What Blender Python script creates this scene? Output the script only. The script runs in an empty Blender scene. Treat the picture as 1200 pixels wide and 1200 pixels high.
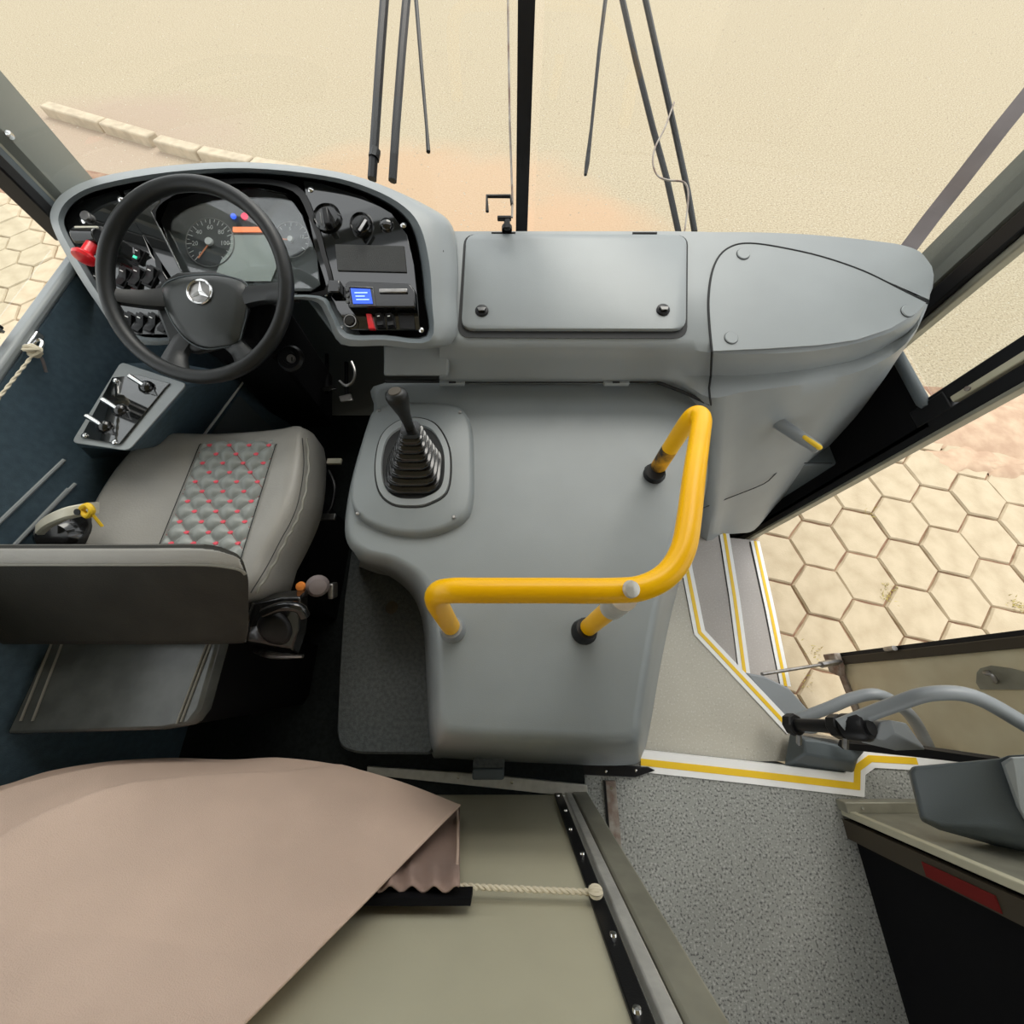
import bpy, bmesh, math, random
from mathutils import Vector as V, Matrix
random.seed(7)
S = bpy.context.scene
COL = S.collection
# ------------------------------------------------------------------ camera, light, exposure
PITCH = math.radians(23.2); F = 433.0; H0 = 1.5
cam_d = bpy.data.cameras.new('camera'); cam = bpy.data.objects.new('camera', cam_d); COL.objects.link(cam)
cam.location = (0, 0, H0); cam.rotation_euler = (PITCH, 0, 0)
cam_d.sensor_width = 36; cam_d.lens = F/1200*36; cam_d.clip_start = 0.02; cam_d.clip_end = 300
S.camera = cam
S.view_settings.view_transform = 'Standard'; S.view_settings.look = 'None'
S.view_settings.gamma = 1; S.view_settings.use_curve_mapping = False
S.view_settings.exposure = 0.95
w = bpy.data.worlds.new('sky'); S.world = w; w.use_nodes = True
nt = w.node_tree; bg = nt.nodes['Background']
bg.inputs['Color'].default_value = (0.965, 0.985, 1.0, 1); bg.inputs['Strength'].default_value = .92
sun_d = bpy.data.lights.new('sun', 'SUN'); sun = bpy.data.objects.new('sun', sun_d); COL.objects.link(sun)
sun_d.energy = 1.1; sun_d.angle = math.radians(35); sun_d.color = (1, .95, .86)
sun.rotation_euler = (math.radians(-38), math.radians(14), 0); sun.location = (0, 4, 8)

# ------------------------------------------------------------------ geometry helpers
ca, sa = math.cos(PITCH), math.sin(PITCH)
EX, EU, EN = V((1, 0, 0)), V((0, ca, sa)), V((0, -sa, ca))      # right, up the dash plane, normal of the dash plane
CAM = V((0, 0, H0))
def ray(px, py): return EX*((px-600)/F) + EU*((600-py)/F) - EN
def D(px, py, d): return CAM + ray(px, py)*d
def Z(px, py, z):
    r = ray(px, py); return CAM + r*((z-H0)/r.z)
def Yp(px, py, y):
    r = ray(px, py); return CAM + r*(y/r.y)
def Xp(px, py, x):
    r = ray(px, py); return CAM + r*(x/r.x)
def PL(px, py, p0, n):
    r = ray(px, py); return CAM + r*((p0-CAM).dot(n)/r.dot(n))
def catmull(pts, k=4, closed=True):
    pts = [V(p) for p in pts]; n = len(pts); out = []
    for i in range(n if closed else n-1):
        if closed: a, b, c, d = pts[i-1], pts[i], pts[(i+1) % n], pts[(i+2) % n]
        else: a, b, c, d = pts[max(i-1, 0)], pts[i], pts[i+1], pts[min(i+2, n-1)]
        for j in range(k):
            t = j/k
            out.append(.5*((2*b)+(c-a)*t+(2*a-5*b+4*c-d)*t*t+(3*b-a-3*c+d)*t**3))
    if not closed: out.append(pts[-1])
    return out
class MB:
    def __init__(s): s.v = []; s.f = []
    def add(s, vs, fs):
        o = len(s.v); s.v += [V(v) for v in vs]; s.f += [tuple(i+o for i in f) for f in fs]; return s
    def box(s, c, size, ax=None):
        X, Y, Zz = ax or (V((1, 0, 0)), V((0, 1, 0)), V((0, 0, 1)))
        c = V(c); a, b, d = [q/2 for q in size]
        vs = [c+X*(i*a)+Y*(j*b)+Zz*(k*d) for i in (-1, 1) for j in (-1, 1) for k in (-1, 1)]
        return s.add(vs, [(0, 1, 3, 2), (4, 6, 7, 5), (0, 4, 5, 1), (2, 3, 7, 6), (0, 2, 6, 4), (1, 5, 7, 3)])
    def loft(s, rings, closed=True, cap0=False, cap1=False):
        n = len(rings[0]); vs = [p for r in rings for p in r]; fs = []
        for i in range(len(rings)-1):
            for j in range(n if closed else n-1):
                k = (j+1) % n
                fs.append((i*n+j, i*n+k, (i+1)*n+k, (i+1)*n+j))
        if cap0: fs.append(tuple(range(n))[::-1])
        if cap1: fs.append(tuple((len(rings)-1)*n+j for j in range(n)))
        return s.add(vs, fs)
    def prism(s, pts, off):
        off = V(off); pts = [V(p) for p in pts]
        return s.loft([pts, [p+off for p in pts]], True, True, True)
    def tube(s, pts, r, seg=12, closed=False, cap=True):
        pts = [V(p) for p in pts]; n = len(pts); rings = []
        rr = r if isinstance(r, (list, tuple)) else [r]*n
        up = None
        for i, p in enumerate(pts):
            if closed: t = (pts[(i+1) % n]-pts[i-1]).normalized()
            else: t = (pts[min(i+1, n-1)]-pts[max(i-1, 0)]).normalized()
            if up is None: up = t.orthogonal().normalized()
            up = (up - t*up.dot(t)).normalized(); b = t.cross(up)
            rings.append([p+(up*math.cos(2*math.pi*k/seg)+b*math.sin(2*math.pi*k/seg))*rr[i] for k in range(seg)])
        if closed: rings.append(rings[0])
        return s.loft(rings, True, cap and not closed, cap and not closed)
    def lathe(s, prof, p0, ax, seg=24, cap=True, sx=1.0, xdir=None):
        ax = V(ax).normalized(); u = (V(xdir) if xdir is not None else ax.orthogonal()); u = (u-ax*u.dot(ax)).normalized(); b = ax.cross(u); p0 = V(p0)
        rings = [[p0+ax*h+(u*math.cos(2*math.pi*k/seg)*sx+b*math.sin(2*math.pi*k/seg))*max(r, 1e-4) for k in range(seg)] for r, h in prof]
        return s.loft(rings, True, cap, cap)
BASE = {}
def link(o, parent, base):
    COL.objects.link(o)
    if parent is not None: o.parent = parent
    BASE[o.name] = base
def obj(name, mb, mat, parent=None, smooth=40, bevel=0, seg=2, base=None, kind=None):
    me = bpy.data.meshes.new(name); b = BASE[parent.name] if parent is not None else (V(base) if base is not None else None)
    if b is None:
        xs = [v.x for v in mb.v]; ys = [v.y for v in mb.v]; zs = [v.z for v in mb.v]
        b = V(((min(xs)+max(xs))/2, (min(ys)+max(ys))/2, min(zs)))
    me.from_pydata([tuple(v-b) for v in mb.v], [], mb.f); me.validate(); me.update()
    bm = bmesh.new(); bm.from_mesh(me); bmesh.ops.recalc_face_normals(bm, faces=bm.faces); bm.to_mesh(me); bm.free()
    me.materials.append(mat)
    o = bpy.data.objects.new(name, me)
    if parent is None: o.location = b
    link(o, parent, b)
    if bevel:
        m = o.modifiers.new('bevel', 'BEVEL'); m.width = bevel; m.segments = seg; m.limit_method = 'ANGLE'; m.angle_limit = math.radians(35)
        for p in me.polygons: p.use_smooth = True
        m.harden_normals = False
        me.set_sharp_from_angle(angle=math.radians(max(smooth, 50)))
    elif smooth:
        for p in me.polygons: p.use_smooth = True
        me.set_sharp_from_angle(angle=math.radians(smooth))
    if kind: o['kind'] = kind
    return o
def tag(o, label, cat, group=None):
    o['label'] = label; o['category'] = cat
    if group: o['group'] = group
    return o
def thing(name, label, cat, base, group=None):
    o = bpy.data.objects.new(name, None); o.empty_display_size = .05; o.location = V(base); link(o, None, V(base))
    return tag(o, label, cat, group)
def struct(name, base):
    o = bpy.data.objects.new(name, None); o.empty_display_size = .05; o.location = V(base); link(o, None, V(base)); o['kind'] = 'structure'; return o
def lab(o, l): o['label'] = l; return o

# ------------------------------------------------------------------ materials
def mat(name, c, rough=.5, metal=0, var=0, vs=20, c2=None, bump=0, bs=200, coat=0, spec=.5, emit=None, detail=3):
    m = bpy.data.materials.new(name); m.use_nodes = True; t = m.node_tree; p = t.nodes['Principled BSDF']
    c = (*c, 1); p.inputs['Base Color'].default_value = c; p.inputs['Roughness'].default_value = rough; p.inputs['Metallic'].default_value = metal
    p.inputs['Coat Weight'].default_value = coat; p.inputs['Coat Roughness'].default_value = .05; p.inputs['Specular IOR Level'].default_value = spec
    co = t.nodes.new('ShaderNodeTexCoord')
    if var or c2:
        n = t.nodes.new('ShaderNodeTexNoise'); n.inputs['Scale'].default_value = vs; n.inputs['Detail'].default_value = detail; t.links.new(co.outputs['Object'], n.inputs['Vector'])
        r = t.nodes.new('ShaderNodeValToRGB'); r.color_ramp.elements[0].position = .35; r.color_ramp.elements[1].position = .65
        d = c2 and (*c2, 1) or tuple(min(1, x*(1+var)) for x in c[:3])+(1,)
        r.color_ramp.elements[0].color = c if c2 else tuple(x*(1-var) for x in c[:3])+(1,); r.color_ramp.elements[1].color = d
        t.links.new(n.outputs['Fac'], r.inputs['Fac']); t.links.new(r.outputs['Color'], p.inputs['Base Color'])
    if bump:
        n = t.nodes.new('ShaderNodeTexNoise'); n.inputs['Scale'].default_value = bs; n.inputs['Detail'].default_value = 2; t.links.new(co.outputs['Object'], n.inputs['Vector'])
        b = t.nodes.new('ShaderNodeBump'); b.inputs['Strength'].default_value = bump; b.inputs['Distance'].default_value = .002
        t.links.new(n.outputs['Fac'], b.inputs['Height']); t.links.new(b.outputs['Normal'], p.inputs['Normal'])
    if emit: p.inputs['Emission Color'].default_value = (*emit[0], 1); p.inputs['Emission Strength'].default_value = emit[1]
    return m
def speckle(name, base, dark, light, scale, rough=.6, td=.36, tl=.66):
    m = bpy.data.materials.new(name); m.use_nodes = True; t = m.node_tree; p = t.nodes['Principled BSDF']; p.inputs['Roughness'].default_value = rough
    co = t.nodes.new('ShaderNodeTexCoord'); n = t.nodes.new('ShaderNodeTexNoise'); n.inputs['Scale'].default_value = scale; n.inputs['Detail'].default_value = 1
    t.links.new(co.outputs['Object'], n.inputs['Vector'])
    r = t.nodes.new('ShaderNodeValToRGB'); e = r.color_ramp.elements
    e[0].position = td; e[0].color = (*dark, 1); e[1].position = tl; e[1].color = (*light, 1)
    x = e.new(td+.05); x.color = (*base, 1); x = e.new(tl-.05); x.color = (*base, 1)
    n2 = t.nodes.new('ShaderNodeTexNoise'); n2.inputs['Scale'].default_value = 3; t.links.new(co.outputs['Object'], n2.inputs['Vector'])
    mx = t.nodes.new('ShaderNodeMix'); mx.data_type = 'RGBA'; mx.blend_type = 'MULTIPLY'; mx.inputs[0].default_value = .35
    t.links.new(n.outputs['Fac'], r.inputs['Fac']); t.links.new(r.outputs['Color'], mx.inputs[6]); t.links.new(n2.outputs['Fac'], mx.inputs[7])
    t.links.new(mx.outputs[2], p.inputs['Base Color']); return m
def glassy(name, tint=(1, 1, 1), refl=1.0, ior=1.45):
    m = bpy.data.materials.new(name); m.use_nodes = True; t = m.node_tree
    for n in list(t.nodes): t.nodes.remove(n)
    o = t.nodes.new('ShaderNodeOutputMaterial'); tr = t.nodes.new('ShaderNodeBsdfTransparent'); gl = t.nodes.new('ShaderNodeBsdfGlossy')
    tr.inputs['Color'].default_value = (*tint, 1); gl.inputs['Roughness'].default_value = .02; gl.inputs['Color'].default_value = (refl, refl, refl, 1)
    lw = t.nodes.new('ShaderNodeLayerWeight'); lw.inputs['Blend'].default_value = .5; mx = t.nodes.new('ShaderNodeMixShader')
    pw = t.nodes.new('ShaderNodeMath'); pw.operation = 'POWER'; pw.inputs[1].default_value = 5; t.links.new(lw.outputs['Facing'], pw.inputs[0])
    r0 = ((ior-1)/(ior+1))**2; fr = t.nodes.new('ShaderNodeMath'); fr.operation = 'MULTIPLY_ADD'; fr.inputs[1].default_value = 1-r0; fr.inputs[2].default_value = r0; t.links.new(pw.outputs[0], fr.inputs[0])
    t.links.new(fr.outputs[0], mx.inputs[0]); t.links.new(tr.outputs[0], mx.inputs[1]); t.links.new(gl.outputs[0], mx.inputs[2]); t.links.new(mx.outputs[0], o.inputs[0])
    return m
M = dict(
    cover=mat('cover_grey', (.225, .248, .255), .42, var=.05, vs=4, bump=.12, bs=500),
    dash=mat('dash_grey', (.275, .298, .305), .40, var=.05, vs=4, bump=.12, bs=500),
    dashd=mat('dash_dark_grey', (.10, .12, .13), .5, bump=.25, bs=400),
    blue=mat('wall_blue_grey', (.065, .105, .135), .55, var=.12, vs=60, bump=.4, bs=350),
    plateau=mat('textured_dark_grey', (.07, .08, .082), .6, var=.25, vs=90, bump=.6, bs=260),
    black=mat('black_plastic', (.007, .007, .008), .4, spec=.3, bump=.1, bs=400),
    pillar=mat('pillar_grey', (.17, .18, .16), .45, bump=.1),
    padm=mat('horn_pad_black', (.022, .025, .024), .32, bump=.15, bs=600),
    wheelm=mat('wheel_black', (.009, .010, .010), .42, spec=.4, bump=.15, bs=600),
    rubber=mat('black_rubber', (.008, .008, .008), .14, coat=.4),
    gloss=mat('gloss_black_panel', (.008, .009, .009), .04, coat=.6, spec=.8),
    soft=mat('matte_black', (.004, .004, .005), .8, spec=.15),
    yellow=mat('yellow_paint', (1.0, .52, .0), .32, coat=0, spec=.3, var=.04, vs=8),
    white=mat('white_edging', (.92, .92, .91), .5),
    yline=mat('yellow_line', (.90, .58, .02), .5),
    alu=mat('aluminium', (.62, .61, .57), .4, .4, var=.1, vs=30, bump=.2),
    olive=mat('olive_metal', (.30, .29, .23), .45, .3, var=.15, vs=12),
    steel=mat('dull_steel', (.35, .34, .33), .4, 1, var=.2, vs=40),
    rust=mat('rusty_trim', (.20, .13, .10), .6, .3, c2=(.38, .35, .31), vs=25, bump=.3),
    chrome=mat('chrome', (.75, .75, .74), .18, 1),
    gtube=mat('grey_tube', (.24, .26, .275), .38),
    leather=mat('grey_leatherette', (.31, .30, .275), .42, var=.06, vs=7, bump=.25, bs=220),
    leatherd=mat('dark_leatherette', (.026, .025, .020), .6, spec=.3, var=.15, vs=14, bump=.35, bs=300),
    quilt=mat('quilted_leatherette', (.29, .31, .295), .4, bump=.2, bs=300),
    thread=mat('red_thread', (.85, .10, .14), .6),
    thread2=mat('dull_red_thread', (.30, .09, .09), .7), seam=mat('dark_seam', (.012, .013, .014), .7),
    piping=mat('light_piping', (.20, .195, .165), .5),
    red=mat('red_knob', (.80, .012, .02), .3, coat=.3),
    orange=mat('orange_plastic', (.75, .25, .05), .4),
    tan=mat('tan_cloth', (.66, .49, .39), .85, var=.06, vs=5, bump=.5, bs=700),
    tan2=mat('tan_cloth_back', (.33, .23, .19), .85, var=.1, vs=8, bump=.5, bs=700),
    rope=mat('cream_rope', (.70, .63, .48), .8),
    panel=mat('beige_panel', (.52, .49, .36), .5, var=.05, vs=5, bump=.1),
    door=mat('cream_door_panel', (.80, .73, .52), .5, c2=(.66, .56, .36), vs=4, detail=4),
    floor=speckle('speckled_floor', (.38, .39, .365), (.14, .14, .14), (.56, .56, .54), 150),
    land=speckle('beige_landing', (.60, .57, .49), (.38, .36, .31), (.70, .68, .62), 160, td=.25),
    stepm=speckle('grey_step', (.55, .51, .48), (.4, .38, .36), (.62, .6, .57), 160, td=.25),
    vinyl=mat('grey_vinyl', (.075, .08, .075), .25, var=.15, vs=20, bump=.1, bs=40),
    dfloor=mat('dark_floor', (.009, .012, .012), .7, spec=.2, var=.3, vs=80, bump=.3),
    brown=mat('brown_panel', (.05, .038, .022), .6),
    bluescr=mat('blue_screen', (.02, .06, .5), .3, emit=((.05, .16, 1.0), .45)),
    scrtxt=mat('screen_text', (.5, .7, 1), .3, emit=((.4, .6, 1), .4)),
    ledr=mat('red_lamp', (.8, 0, .05), .3, emit=((1, .0, .06), .9)),
    ledb=mat('blue_lamp', (.03, .08, .6), .3, emit=((.05, .15, 1), .6)),
    ledo=mat('orange_display', (.8, .25, .1), .3, emit=((1, .28, .12), .6)),
    ledg=mat('green_lamp', (.05, .6, .35), .3, emit=((.05, .8, .45), .4)),
    dial=mat('dial_face', (.03, .033, .035), .5), gauge=mat('gauge_grey', (.09, .095, .095), .4),
    lcd=mat('lcd_face', (.62, .66, .63), .15),
    tick=mat('dial_white', (.8, .8, .78), .5), needle=mat('needle_orange', (.9, .30, .12), .4),
    cream=mat('cream_metal', (.62, .60, .50), .4, var=.1, vs=20),
    ytie=mat('yellow_tie', (.85, .55, .02), .5),
    mesh_=mat('speaker_mesh', (.05, .052, .052), .7, bump=1.0, bs=900),
    mauve=mat('dull_mauve_metal', (.20, .17, .17), .45, var=.1, vs=10),
    dred=mat('dull_red_sticker', (.16, .012, .01), .7, spec=.2),
    window=glassy('window_glass', (.97, .985, .98)), lens=glassy('cluster_lens', (.9, .92, .92), 1.0, 1.7),
)
def sand():
    m = bpy.data.materials.new('sandy_gravel'); m.use_nodes = True; t = m.node_tree; p = t.nodes['Principled BSDF']; p.inputs['Roughness'].default_value = .9
    co = t.nodes.new('ShaderNodeTexCoord')
    def noise(sc, det=3, rough=.6):
        n = t.nodes.new('ShaderNodeTexNoise'); n.inputs['Scale'].default_value = sc; n.inputs['Detail'].default_value = det; n.inputs['Roughness'].default_value = rough
        t.links.new(co.outputs['Object'], n.inputs['Vector']); return n
    def ramp(src, stops):
        r = t.nodes.new('ShaderNodeValToRGB'); e = r.color_ramp.elements
        e[0].position, e[0].color = stops[0][0], (*stops[0][1], 1); e[1].position, e[1].color = stops[-1][0], (*stops[-1][1], 1)
        for pos, c in stops[1:-1]: x = e.new(pos); x.color = (*c, 1)
        t.links.new(src, r.inputs['Fac']); return r
    fine = ramp(noise(60, 4, .7).outputs['Fac'], [(.33, (.17, .12, .07)), (.43, (.33, .27, .175)), (.60, (.42, .355, .245)), (.72, (.58, .52, .40))])
    big = noise(.9, 4, .6)
    # reddish soil washed up around one spot in front of the bus and beside the kerb
    sep = t.nodes.new('ShaderNodeSeparateXYZ'); t.links.new(co.outputs['Object'], sep.inputs[0])
    def spot(cx, cy, rx, ry):
        def lin(o, c, r):
            a = t.nodes.new('ShaderNodeMath'); a.operation = 'SUBTRACT'; t.links.new(sep.outputs[o], a.inputs[0]); a.inputs[1].default_value = c
            b = t.nodes.new('ShaderNodeMath'); b.operation = 'DIVIDE'; t.links.new(a.outputs[0], b.inputs[0]); b.inputs[1].default_value = r
            q = t.nodes.new('ShaderNodeMath'); q.operation = 'POWER'; t.links.new(b.outputs[0], q.inputs[0]); q.inputs[1].default_value = 2; return q
        s = t.nodes.new('ShaderNodeMath'); s.operation = 'ADD'; t.links.new(lin('X', cx, rx).outputs[0], s.inputs[0]); t.links.new(lin('Y', cy, ry).outputs[0], s.inputs[1])
        a = t.nodes.new('ShaderNodeMath'); a.operation = 'MULTIPLY_ADD'; t.links.new(big.outputs['Fac'], a.inputs[0]); a.inputs[1].default_value = 1.6; t.links.new(s.outputs[0], a.inputs[2])
        r = t.nodes.new('ShaderNodeMapRange'); r.inputs[1].default_value = 1.0; r.inputs[2].default_value = 1.9; r.inputs[3].default_value = 1; r.inputs[4].default_value = 0
        t.links.new(a.outputs[0], r.inputs[0]); return r
    cur = fine.outputs['Color']
    for (cx, cy, rx, ry, col, k) in [(-.9, 4.3, 1.9, 1.2, (.46, .30, .18), .7), (-4.6, 5.5, 1.9, 1.1, (.36, .27, .2), .75), (.5, 3.7, 1.2, .7, (.46, .30, .18), .75)]:
        r = spot(cx, cy, rx, ry); mm = t.nodes.new('ShaderNodeMath'); mm.operation = 'MULTIPLY'; mm.inputs[1].default_value = k; t.links.new(r.outputs[0], mm.inputs[0])
        mx = t.nodes.new('ShaderNodeMix'); mx.data_type = 'RGBA'; t.links.new(mm.outputs[0], mx.inputs[0]); t.links.new(cur, mx.inputs[6]); mx.inputs[7].default_value = (*col, 1); cur = mx.outputs[2]
    t.links.new(cur, p.inputs['Base Color'])
    b = t.nodes.new('ShaderNodeBump'); b.inputs['Strength'].default_value = .6; b.inputs['Distance'].default_value = .01
    t.links.new(noise(45, 4, .7).outputs['Fac'], b.inputs['Height']); t.links.new(b.outputs['Normal'], p.inputs['Normal'])
    return m
M['sand'] = sand()
M['paver'] = mat('paver_concrete', (.42, .34, .225), .85, c2=(.50, .415, .285), vs=9, bump=.5, bs=120, detail=5)
M['joint'] = mat('joint_soil', (.22, .12, .075), .95, c2=(.34, .22, .14), vs=12, bump=.6, bs=80)
M['dirt'] = mat('washed_soil', (.40, .27, .18), .95, c2=(.52, .38, .26), vs=9, bump=.5, bs=80, detail=5)
M['kerb'] = mat('kerb_concrete', (.46, .38, .27), .85, var=.12, vs=10, bump=.5, bs=60)
M['pebble'] = mat('pale_pebbles', (.56, .50, .39), .8, c2=(.36, .29, .2), vs=30)
M['weed'] = mat('dry_weed', (.45, .38, .10), .8, var=.3, vs=30)

GZ = -.65
# ------------------------------------------------------------------ ground outside
g = MB().add([(-40, -30, GZ-.004), (40, -30, GZ-.004), (40, 60, GZ-.004), (-40, 60, GZ-.004)], [(0, 1, 2, 3)])
ground = obj('ground', g, M['sand'], smooth=0, kind='structure', base=(0, 0, GZ-.004))
pav = struct('pavement', (0, 0, GZ))
def poly_disc(pts, z): return MB().add([(x, y, z) for x, y in pts], [tuple(range(len(pts)))])
hh = 2.15; SP = .1361*hh; th = .28; ox, oy = .864*hh, .3255*hh
u_ = V((math.cos(th), math.sin(th), 0)); v_ = V((math.cos(th-math.pi/3), math.sin(th-math.pi/3), 0))
def hexmesh(i):
    rr = random.Random(i); R = SP/math.sqrt(3)*.975
    def ring(sc, z, jit):
        o = []
        for k in range(6):
            a0 = th+math.pi/6+k*math.pi/3; a1 = a0+math.pi/3
            p = V((math.cos(a0), math.sin(a0), 0))*R; q = V((math.cos(a1), math.sin(a1), 0))*R
            o += [p*sc+V((0, 0, z)), p.lerp(q, .33+rr.uniform(-.05, .05))*sc*(1-jit*rr.random())+V((0, 0, z)), p.lerp(q, .66)*sc*(1-jit*rr.random())+V((0, 0, z))]
        return o
    m = MB().loft([ring(1, -.03, .02), ring(1, .008, .03), ring(.955, .018, .02)], True, False, True)
    me = bpy.data.meshes.new('paver'); me.from_pydata([tuple(v) for v in m.v], [], m.f); me.update(); me.materials.append(M['paver']); return me
hexes = [hexmesh(i) for i in range(6)]
npav = 0
cells = []
for i in range(-40, 41):
    for j in range(-40, 41):
        p = V((ox, oy, 0)) + u_*(SP*i) + v_*(SP*j)
        right = 1.28 < p.x < 4.6 and -1.3 < p.y < 2.05 - .12*(p.x-1.3) and p.y > (p.x-1.5)*.5-1.6
        left = -5.6 < p.x < -1.75 and .35 < p.y < 4.4 and p.y > -.75*p.x-1.75 and p.y < -1.0*p.x+.9
        if right or left: cells.append((p, right))
cells.sort(key=lambda c: c[0].length)
for p, right in cells:
    if npav >= 298: break
    o = bpy.data.objects.new('paver', random.choice(hexes)); COL.objects.link(o); o.parent = pav
    o.location = (p.x, p.y, random.uniform(-.006, .003)); o.rotation_euler = (random.uniform(-.01, .01), random.uniform(-.01, .01), math.pi/3*random.randint(0, 5)+random.uniform(-.015, .015)); npav += 1
print('pavers', npav, len(cells))
js = [(1.2, -1.5), (4.7, .2), (4.6, 1.8), (1.2, 2.1)]
o = obj('joint_soil', poly_disc(js, GZ+.001).add([(x, y, GZ+.001) for x, y in [(-5.7, 2.6), (-1.6, .2), (-1.6, 1.8), (-3.4, 4.5), (-5.7, 5.2)]], [(0, 1, 2, 3, 4)]), M['joint'], pav, smooth=0, kind='stuff')
def blob(cx, cy, rx, ry, n, seed, z0, z1):
    rr = random.Random(seed); ph = [rr.uniform(0, 6.28) for _ in range(4)]
    r0, r1 = [], []
    for k in range(n):
        a = 2*math.pi*k/n; q = 1+.16*math.sin(2*a+ph[0])+.12*math.sin(5*a+ph[1])+.09*math.sin(9*a+ph[2])
        r0.append(V((cx+rx*q*math.cos(a), cy+ry*q*math.sin(a), z0))); r1.append(V((cx+rx*q*.7*math.cos(a), cy+ry*q*.7*math.sin(a), z1)))
    return MB().loft([r0, r1, [V((cx, cy, z1+.002))]*n])
c1 = Z(1160, 515, GZ)
for k, (px, py, rx, ry) in enumerate([(1170, 505, .55, .28), (1130, 540, .22, .12), (1230, 470, .6, .3), (1178, 548, .2, .08)]):
    c = Z(px, py, GZ); d = obj('soil_patch', blob(c.x, c.y, rx, ry, 60, k+3, GZ+.008, GZ+.026), M['dirt'], pav, kind='stuff')
mb = MB(); rr = random.Random(3)
for (px, py) in [(1037, 700), (1042, 690), (1020, 600), (1195, 712), (1190, 708), (1155, 482), (1160, 475), (955, 765), (945, 800)]:
    c = Z(px, py, GZ+.01)
    for k in range(28):
        b = c+V((rr.gauss(0, .022), rr.gauss(0, .022), 0)); t = b+V((rr.gauss(0, .012), rr.gauss(0, .012), rr.uniform(.005, .025))); s = V((rr.gauss(0, 1), rr.gauss(0, 1), 0)).normalized()*.003
        mb.add([b-s, b+s, t], [(0, 1, 2)])
obj('weed_tufts', mb, M['weed'], pav, smooth=0, kind='stuff')
# pebbles scattered over the sandy ground
mb = MB(); rr = random.Random(11)
for k in range(9000):
    x = rr.uniform(-7, 9); y = 2.0+11*rr.random()**1.6; s = rr.uniform(.004, .010)*(1+.06*y)
    if x < -3 and y < 4.2: continue
    a = rr.uniform(0, 6.28); q = [V((x+s*math.cos(a+i*1.571), y+s*.8*math.sin(a+i*1.571), GZ-.004)) for i in range(4)]
    mb.add(q+[V((x, y, GZ-.004+s*.55))], [(0, 1, 4), (1, 2, 4), (2, 3, 4), (3, 0, 4)])
obj('pebbles', mb, M['pebble'], ground, smooth=0, kind='stuff')
# kerb stones
kerb = struct('kerb', Z(200, 178, GZ))
kp = [Z(60, 133, GZ), Z(128, 153, GZ), Z(186, 170, GZ), Z(190, 173, GZ), Z(240, 186, GZ), Z(300, 199, GZ), Z(420, 222, GZ)]
for a, b in [(0, 1), (1, 2), (3, 4), (4, 5), (5, 6)]:
    p, q = kp[a], kp[b]; t = (q-p).normalized(); n = V((-t.y, t.x, 0)); L = (q-p).length-.03
    obj('kerb_stone', MB().box((p+q)/2+V((0, 0, .03)), (L, .13, .12), (t, n, V((0, 0, 1)))), M['kerb'], kerb, bevel=.015)

# ------------------------------------------------------------------ bus shell
XL, XR = -1.13, 1.27
fl = struct('floor', (0, -.5, 0))
obj('floor_covering', MB().prism([(-1.1, -3, 0), (1.38, -3, 0), (1.38, -.285, 0), (1.24, -.28, 0), (1.155, -.36, 0), (.44, -.27, 0), (.42, -.26, 0), (.245, -.26, 0), (.245, -.375, 0), (-1.1, -.375, 0)], (0, 0, -.04)), M['floor'], fl, smooth=0)
obj('cab_floor', MB().prism([(-1.13, -.375, .02), (.24, -.375, .02), (.24, -.26, .02), (.36, -.2, .02), (.5, .4, .02), (.5, 1.15, .02), (-1.13, 1.15, .02)], (0, 0, -.06)), M['dfloor'], fl, smooth=0)
roof = MB().box((.085, -1.2, 2.02), (2.5, 4.2, .04)); obj('ceiling', roof, M['panel'], kind='structure')  # unseen roof, front end cut short to tune the light inside
# left wall with window
wl = struct('wall_left', (XL, .5, 0))
obj('lower_panel', MB().box((XL-.013, -.9, .105), (.026, 4.2, 1.53)), M['blue'], wl, bevel=.012)
for pts in ([(75, 539), (0, 611), (-60, 668)], [(88, 567), (20, 636), (-40, 697)], [(80, 573), (12, 644), (-40, 705)]):
    obj('moulding', MB().tube([Xp(x, y, XL) for x, y in pts], .0045, 8), M['dash'], wl)
obj('seam', MB().tube([Xp(x, y, XL-.003) for x, y in [(100, 360), (60, 420), (0, 505)]], .0025, 6), M['seam'], wl)
obj('sill', MB().box((XL-.012, -.9, .872), (.032, 4.2, .022)), M['dash'], wl, bevel=.008)
obj('upper_panel', MB().box((XL-.03, -.9, 1.85), (.05, 4.3, .3)), M['dashd'], wl)
obj('wall_rear_part', MB().box((XL-.03, -2.0, 1.3), (.05, 2.0, .84)), M['dashd'], wl)
wn = struct('window_1', (XL-.03, .3, .9))
obj('mullion', MB().box((XL-.03, .683, 1.3), (.045, .05, .8)), M['black'], wn, bevel=.004)
obj('mullion_rail', MB().box((XL-.005, .673, 1.3), (.006, .006, .8)), M['steel'], wn)
obj('mullion_rail', MB().box((XL-.005, .693, 1.3), (.006, .006, .8)), M['steel'], wn)
obj('mullion', MB().box((XL-.03, -.3, 1.3), (.045, .05, .8)), M['black'], wn, bevel=.004)
obj('seal', MB().box((XL-.02, 1.03, 1.3), (.05, .03, .8)), M['black'], wn, bevel=.004)
obj('seal', MB().box((XL-.03, 1.065, 1.3), (.03, .03, .8)), M['dashd'], wn, bevel=.004)
obj('pane', MB().box((XL-.04, .33, 1.3), (.004, 1.3, .8)), M['window'], wn, smooth=0)
t1 = struct('trim_1', (XL, 1.1, .9))
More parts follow.
